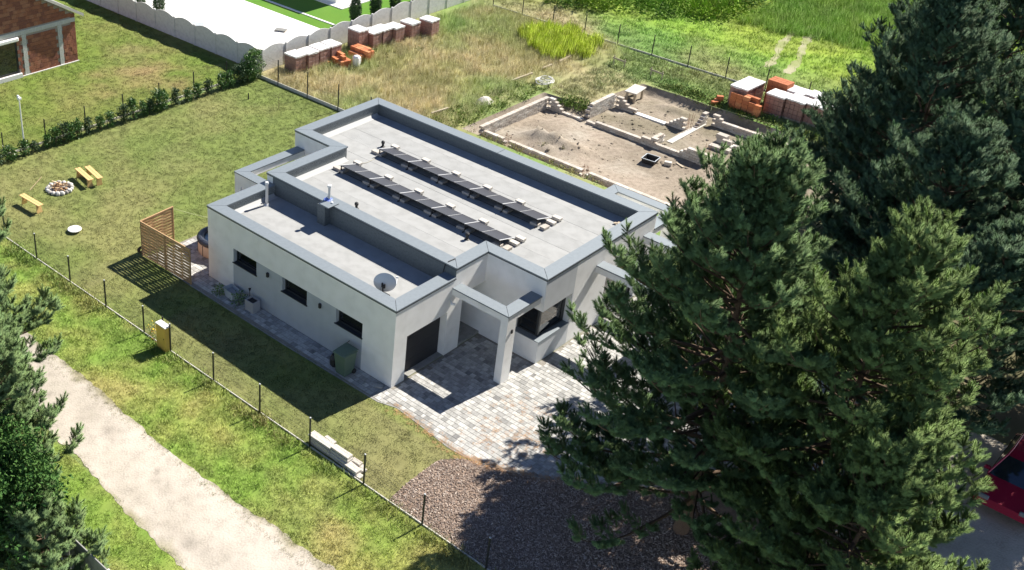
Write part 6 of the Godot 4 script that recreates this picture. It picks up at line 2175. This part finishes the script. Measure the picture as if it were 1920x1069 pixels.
func build_trees() -> void:
	rng.seed = 77
	SHOOT = [shoot_mesh(60, 0.26, 0.12, 0.0085), shoot_mesh(50, 0.20, 0.12, 0.0085)]
	var g := Color(.118, .200, .078)
	var b := Color(.096, .168, .084)
	var d := Color(.086, .156, .082)
	pine("broad pine nearest the porch, its low branch reaching over the mulch", 10.9, -1.5, 12.7, 4.4, 1.5, 101, g, 0.43, "pine trees beside the house", Vector2(0.1, -0.2), Vector2(-0.7, 0.55), [[2.2, 2.36, 5.1, 0.0], [1.8, 2.52, 4.9, -0.02], [2.7, 2.45, 4.6, 0.0]])
	pine("slimmer pine beside the roof corner, behind the broad one", 8.9, -6.4, 10.6, 3.4, 2.2, 102, g, 0.42, "pine trees beside the house")
	pine("full pine between the broad one and the red car", 14.4, -2.6, 11.4, 4.3, 1.4, 103, Color(.138, .218, .070), 0.44)
	pine("short bushy pine in front of the full one, over the mulch bed", 16.0, 0.2, 7.6, 3.6, 0.8, 104, Color(.138, .218, .070), 0.46)
	pine("dark pine beside the covered brick pallets", 7.7, -23.6, 11.6, 3.9, 2.0, 105, d, 0.5, "dark pines behind the yard")
	pine("dark pine reaching over the end of the back block wall", 5.4, -26.4, 6.2, 2.6, 1.2, 115, d, 0.5, "dark pines behind the yard")
	pine("tall dark pine standing between the pallets and the yard", 9.3, -19.5, 13.2, 4.2, 3.0, 106, d, 0.5, "dark pines behind the yard")
	pine("tall dark pine at the back of the yard, farthest from the house", 9.5, -28.5, 12.5, 4.2, 2.5, 107, b, 0.55, "dark pines behind the yard")
	pine("tall dark pine on the far side of the red car", 14.0, -19.0, 12.5, 4.2, 3.0, 108, d, 0.5, "dark pines behind the yard")
	pine("dark pine spreading right above the red car", 17.5, -14.5, 10.0, 3.8, 3.2, 109, d, 0.5, "dark pines behind the yard")
	pine("dark pine behind the slim pine at the yard's edge", 12.3, -13.0, 10.5, 3.4, 3.5, 110, d, 0.5, "dark pines behind the yard")
	pine("dark pine between the full pine and the red car", 15.3, -9.5, 9.0, 3.0, 3.2, 116, d, 0.5, "dark pines behind the yard")
	pine("dark pine at the corner behind the red car", 19.0, -18.0, 11.5, 4.2, 2.0, 117, d, 0.5, "dark pines behind the yard")
	pine("small dark pine filling the gap beyond the slim pine", 10.5, -15.5, 8.0, 3.2, 1.5, 118, d, 0.5, "dark pines behind the yard")
	# left foreground
	pine("grey-green pine across the sandy road from the meter cabinet", -9.4, 12.4, 11.6, 3.9, 1.0, 111, Color(.135, .215, .088), 0.42, "trees across the road")
	pine("smaller pine across the road, beside the dark board fence", -4.8, 13.1, 6.0, 2.1, 0.8, 112, Color(.135, .215, .088), 0.46, "trees across the road")
	leafy_tree("broad-leaved tree behind the dark board fence", Vector3(-2.6, 0, 14.3), 4.4, 1.7, 113)
	pine("low young pine overhanging the end of the board fence", -0.7, 14.1, 2.4, 1.15, 0.4, 114, Color(.135, .215, .088), 0.4, "trees across the road")

func _ready() -> void:
	rng.seed = 5
	nz.seed = 9
	nz.frequency = 0.01
	nz.fractal_octaves = 3
	# camera
	var cam := Camera3D.new()
	cam.name = "camera"
	add_child(cam)
	cam.projection = Camera3D.PROJECTION_FRUSTUM
	cam.near = 0.5
	cam.far = 2000.0
	var f := 2115.48
	cam.size = cam.near * 1069.0 / f
	cam.frustum_offset = Vector2(370.31, -123.17) / f * cam.near
	cam.position = Vector3(21.1556, 25.5194, 25.4121)
	cam.rotation_order = EULER_ORDER_YXZ
	cam.rotation = Vector3(-0.512528, 0.783903, 0.027930)
	cam.current = true
	# sky and sun
	var env := Environment.new()
	env.background_mode = Environment.BG_SKY
	var sky := Sky.new()
	var sm := ProceduralSkyMaterial.new()
	sm.sky_top_color = Color(0.165, 0.25, 0.41)
	sm.sky_horizon_color = Color(0.86, 0.94, 1.0)
	sm.sky_curve = 0.17
	sm.ground_bottom_color = Color(0.16, 0.18, 0.11)
	sm.ground_horizon_color = Color(0.5, 0.56, 0.58)
	sm.sun_angle_max = 1.0
	sky.sky_material = sm
	env.sky = sky
	env.tonemap_mode = Environment.TONE_MAPPER_LINEAR
	env.tonemap_exposure = 2.15
	env.sdfgi_enabled = true
	env.ssao_enabled = true
	env.ssil_enabled = true
	var we := WorldEnvironment.new()
	we.name = "environment"
	we.environment = env
	add_child(we)
	var sun := DirectionalLight3D.new()
	sun.name = "sun"
	sun.light_energy = 1.6
	sun.light_color = Color(1.0, 0.972, 0.925)
	sun.light_angular_distance = 0.5
	sun.shadow_enabled = true
	add_child(sun)
	sun.look_at_from_position(Vector3(0.135, 1.0, -0.975) * 50, Vector3.ZERO)
	make_materials()
	print("ground ", Time.get_ticks_msec())
	build_ground()
	print("house ", Time.get_ticks_msec())
	build_house()
	build_fences()
	build_concrete_walls()
	build_far_things()
	print("site ", Time.get_ticks_msec())
	build_site()
	build_pallets()
	solar_row("solar_panel_row", "ten dark solar panels in the row nearer the satellite dish", -6.38)
	solar_row("solar_panel_row", "ten dark solar panels in the row nearer the back parapet", -8.84)
	build_cable()
	build_dish()
	build_screen()
	build_hot_tub()
	build_garden()
	build_shrubs()
	print("trees ", Time.get_ticks_msec())
	build_trees()
	print("vegetation ", Time.get_ticks_msec())
	build_vegetation()
	print("done ", Time.get_ticks_msec())
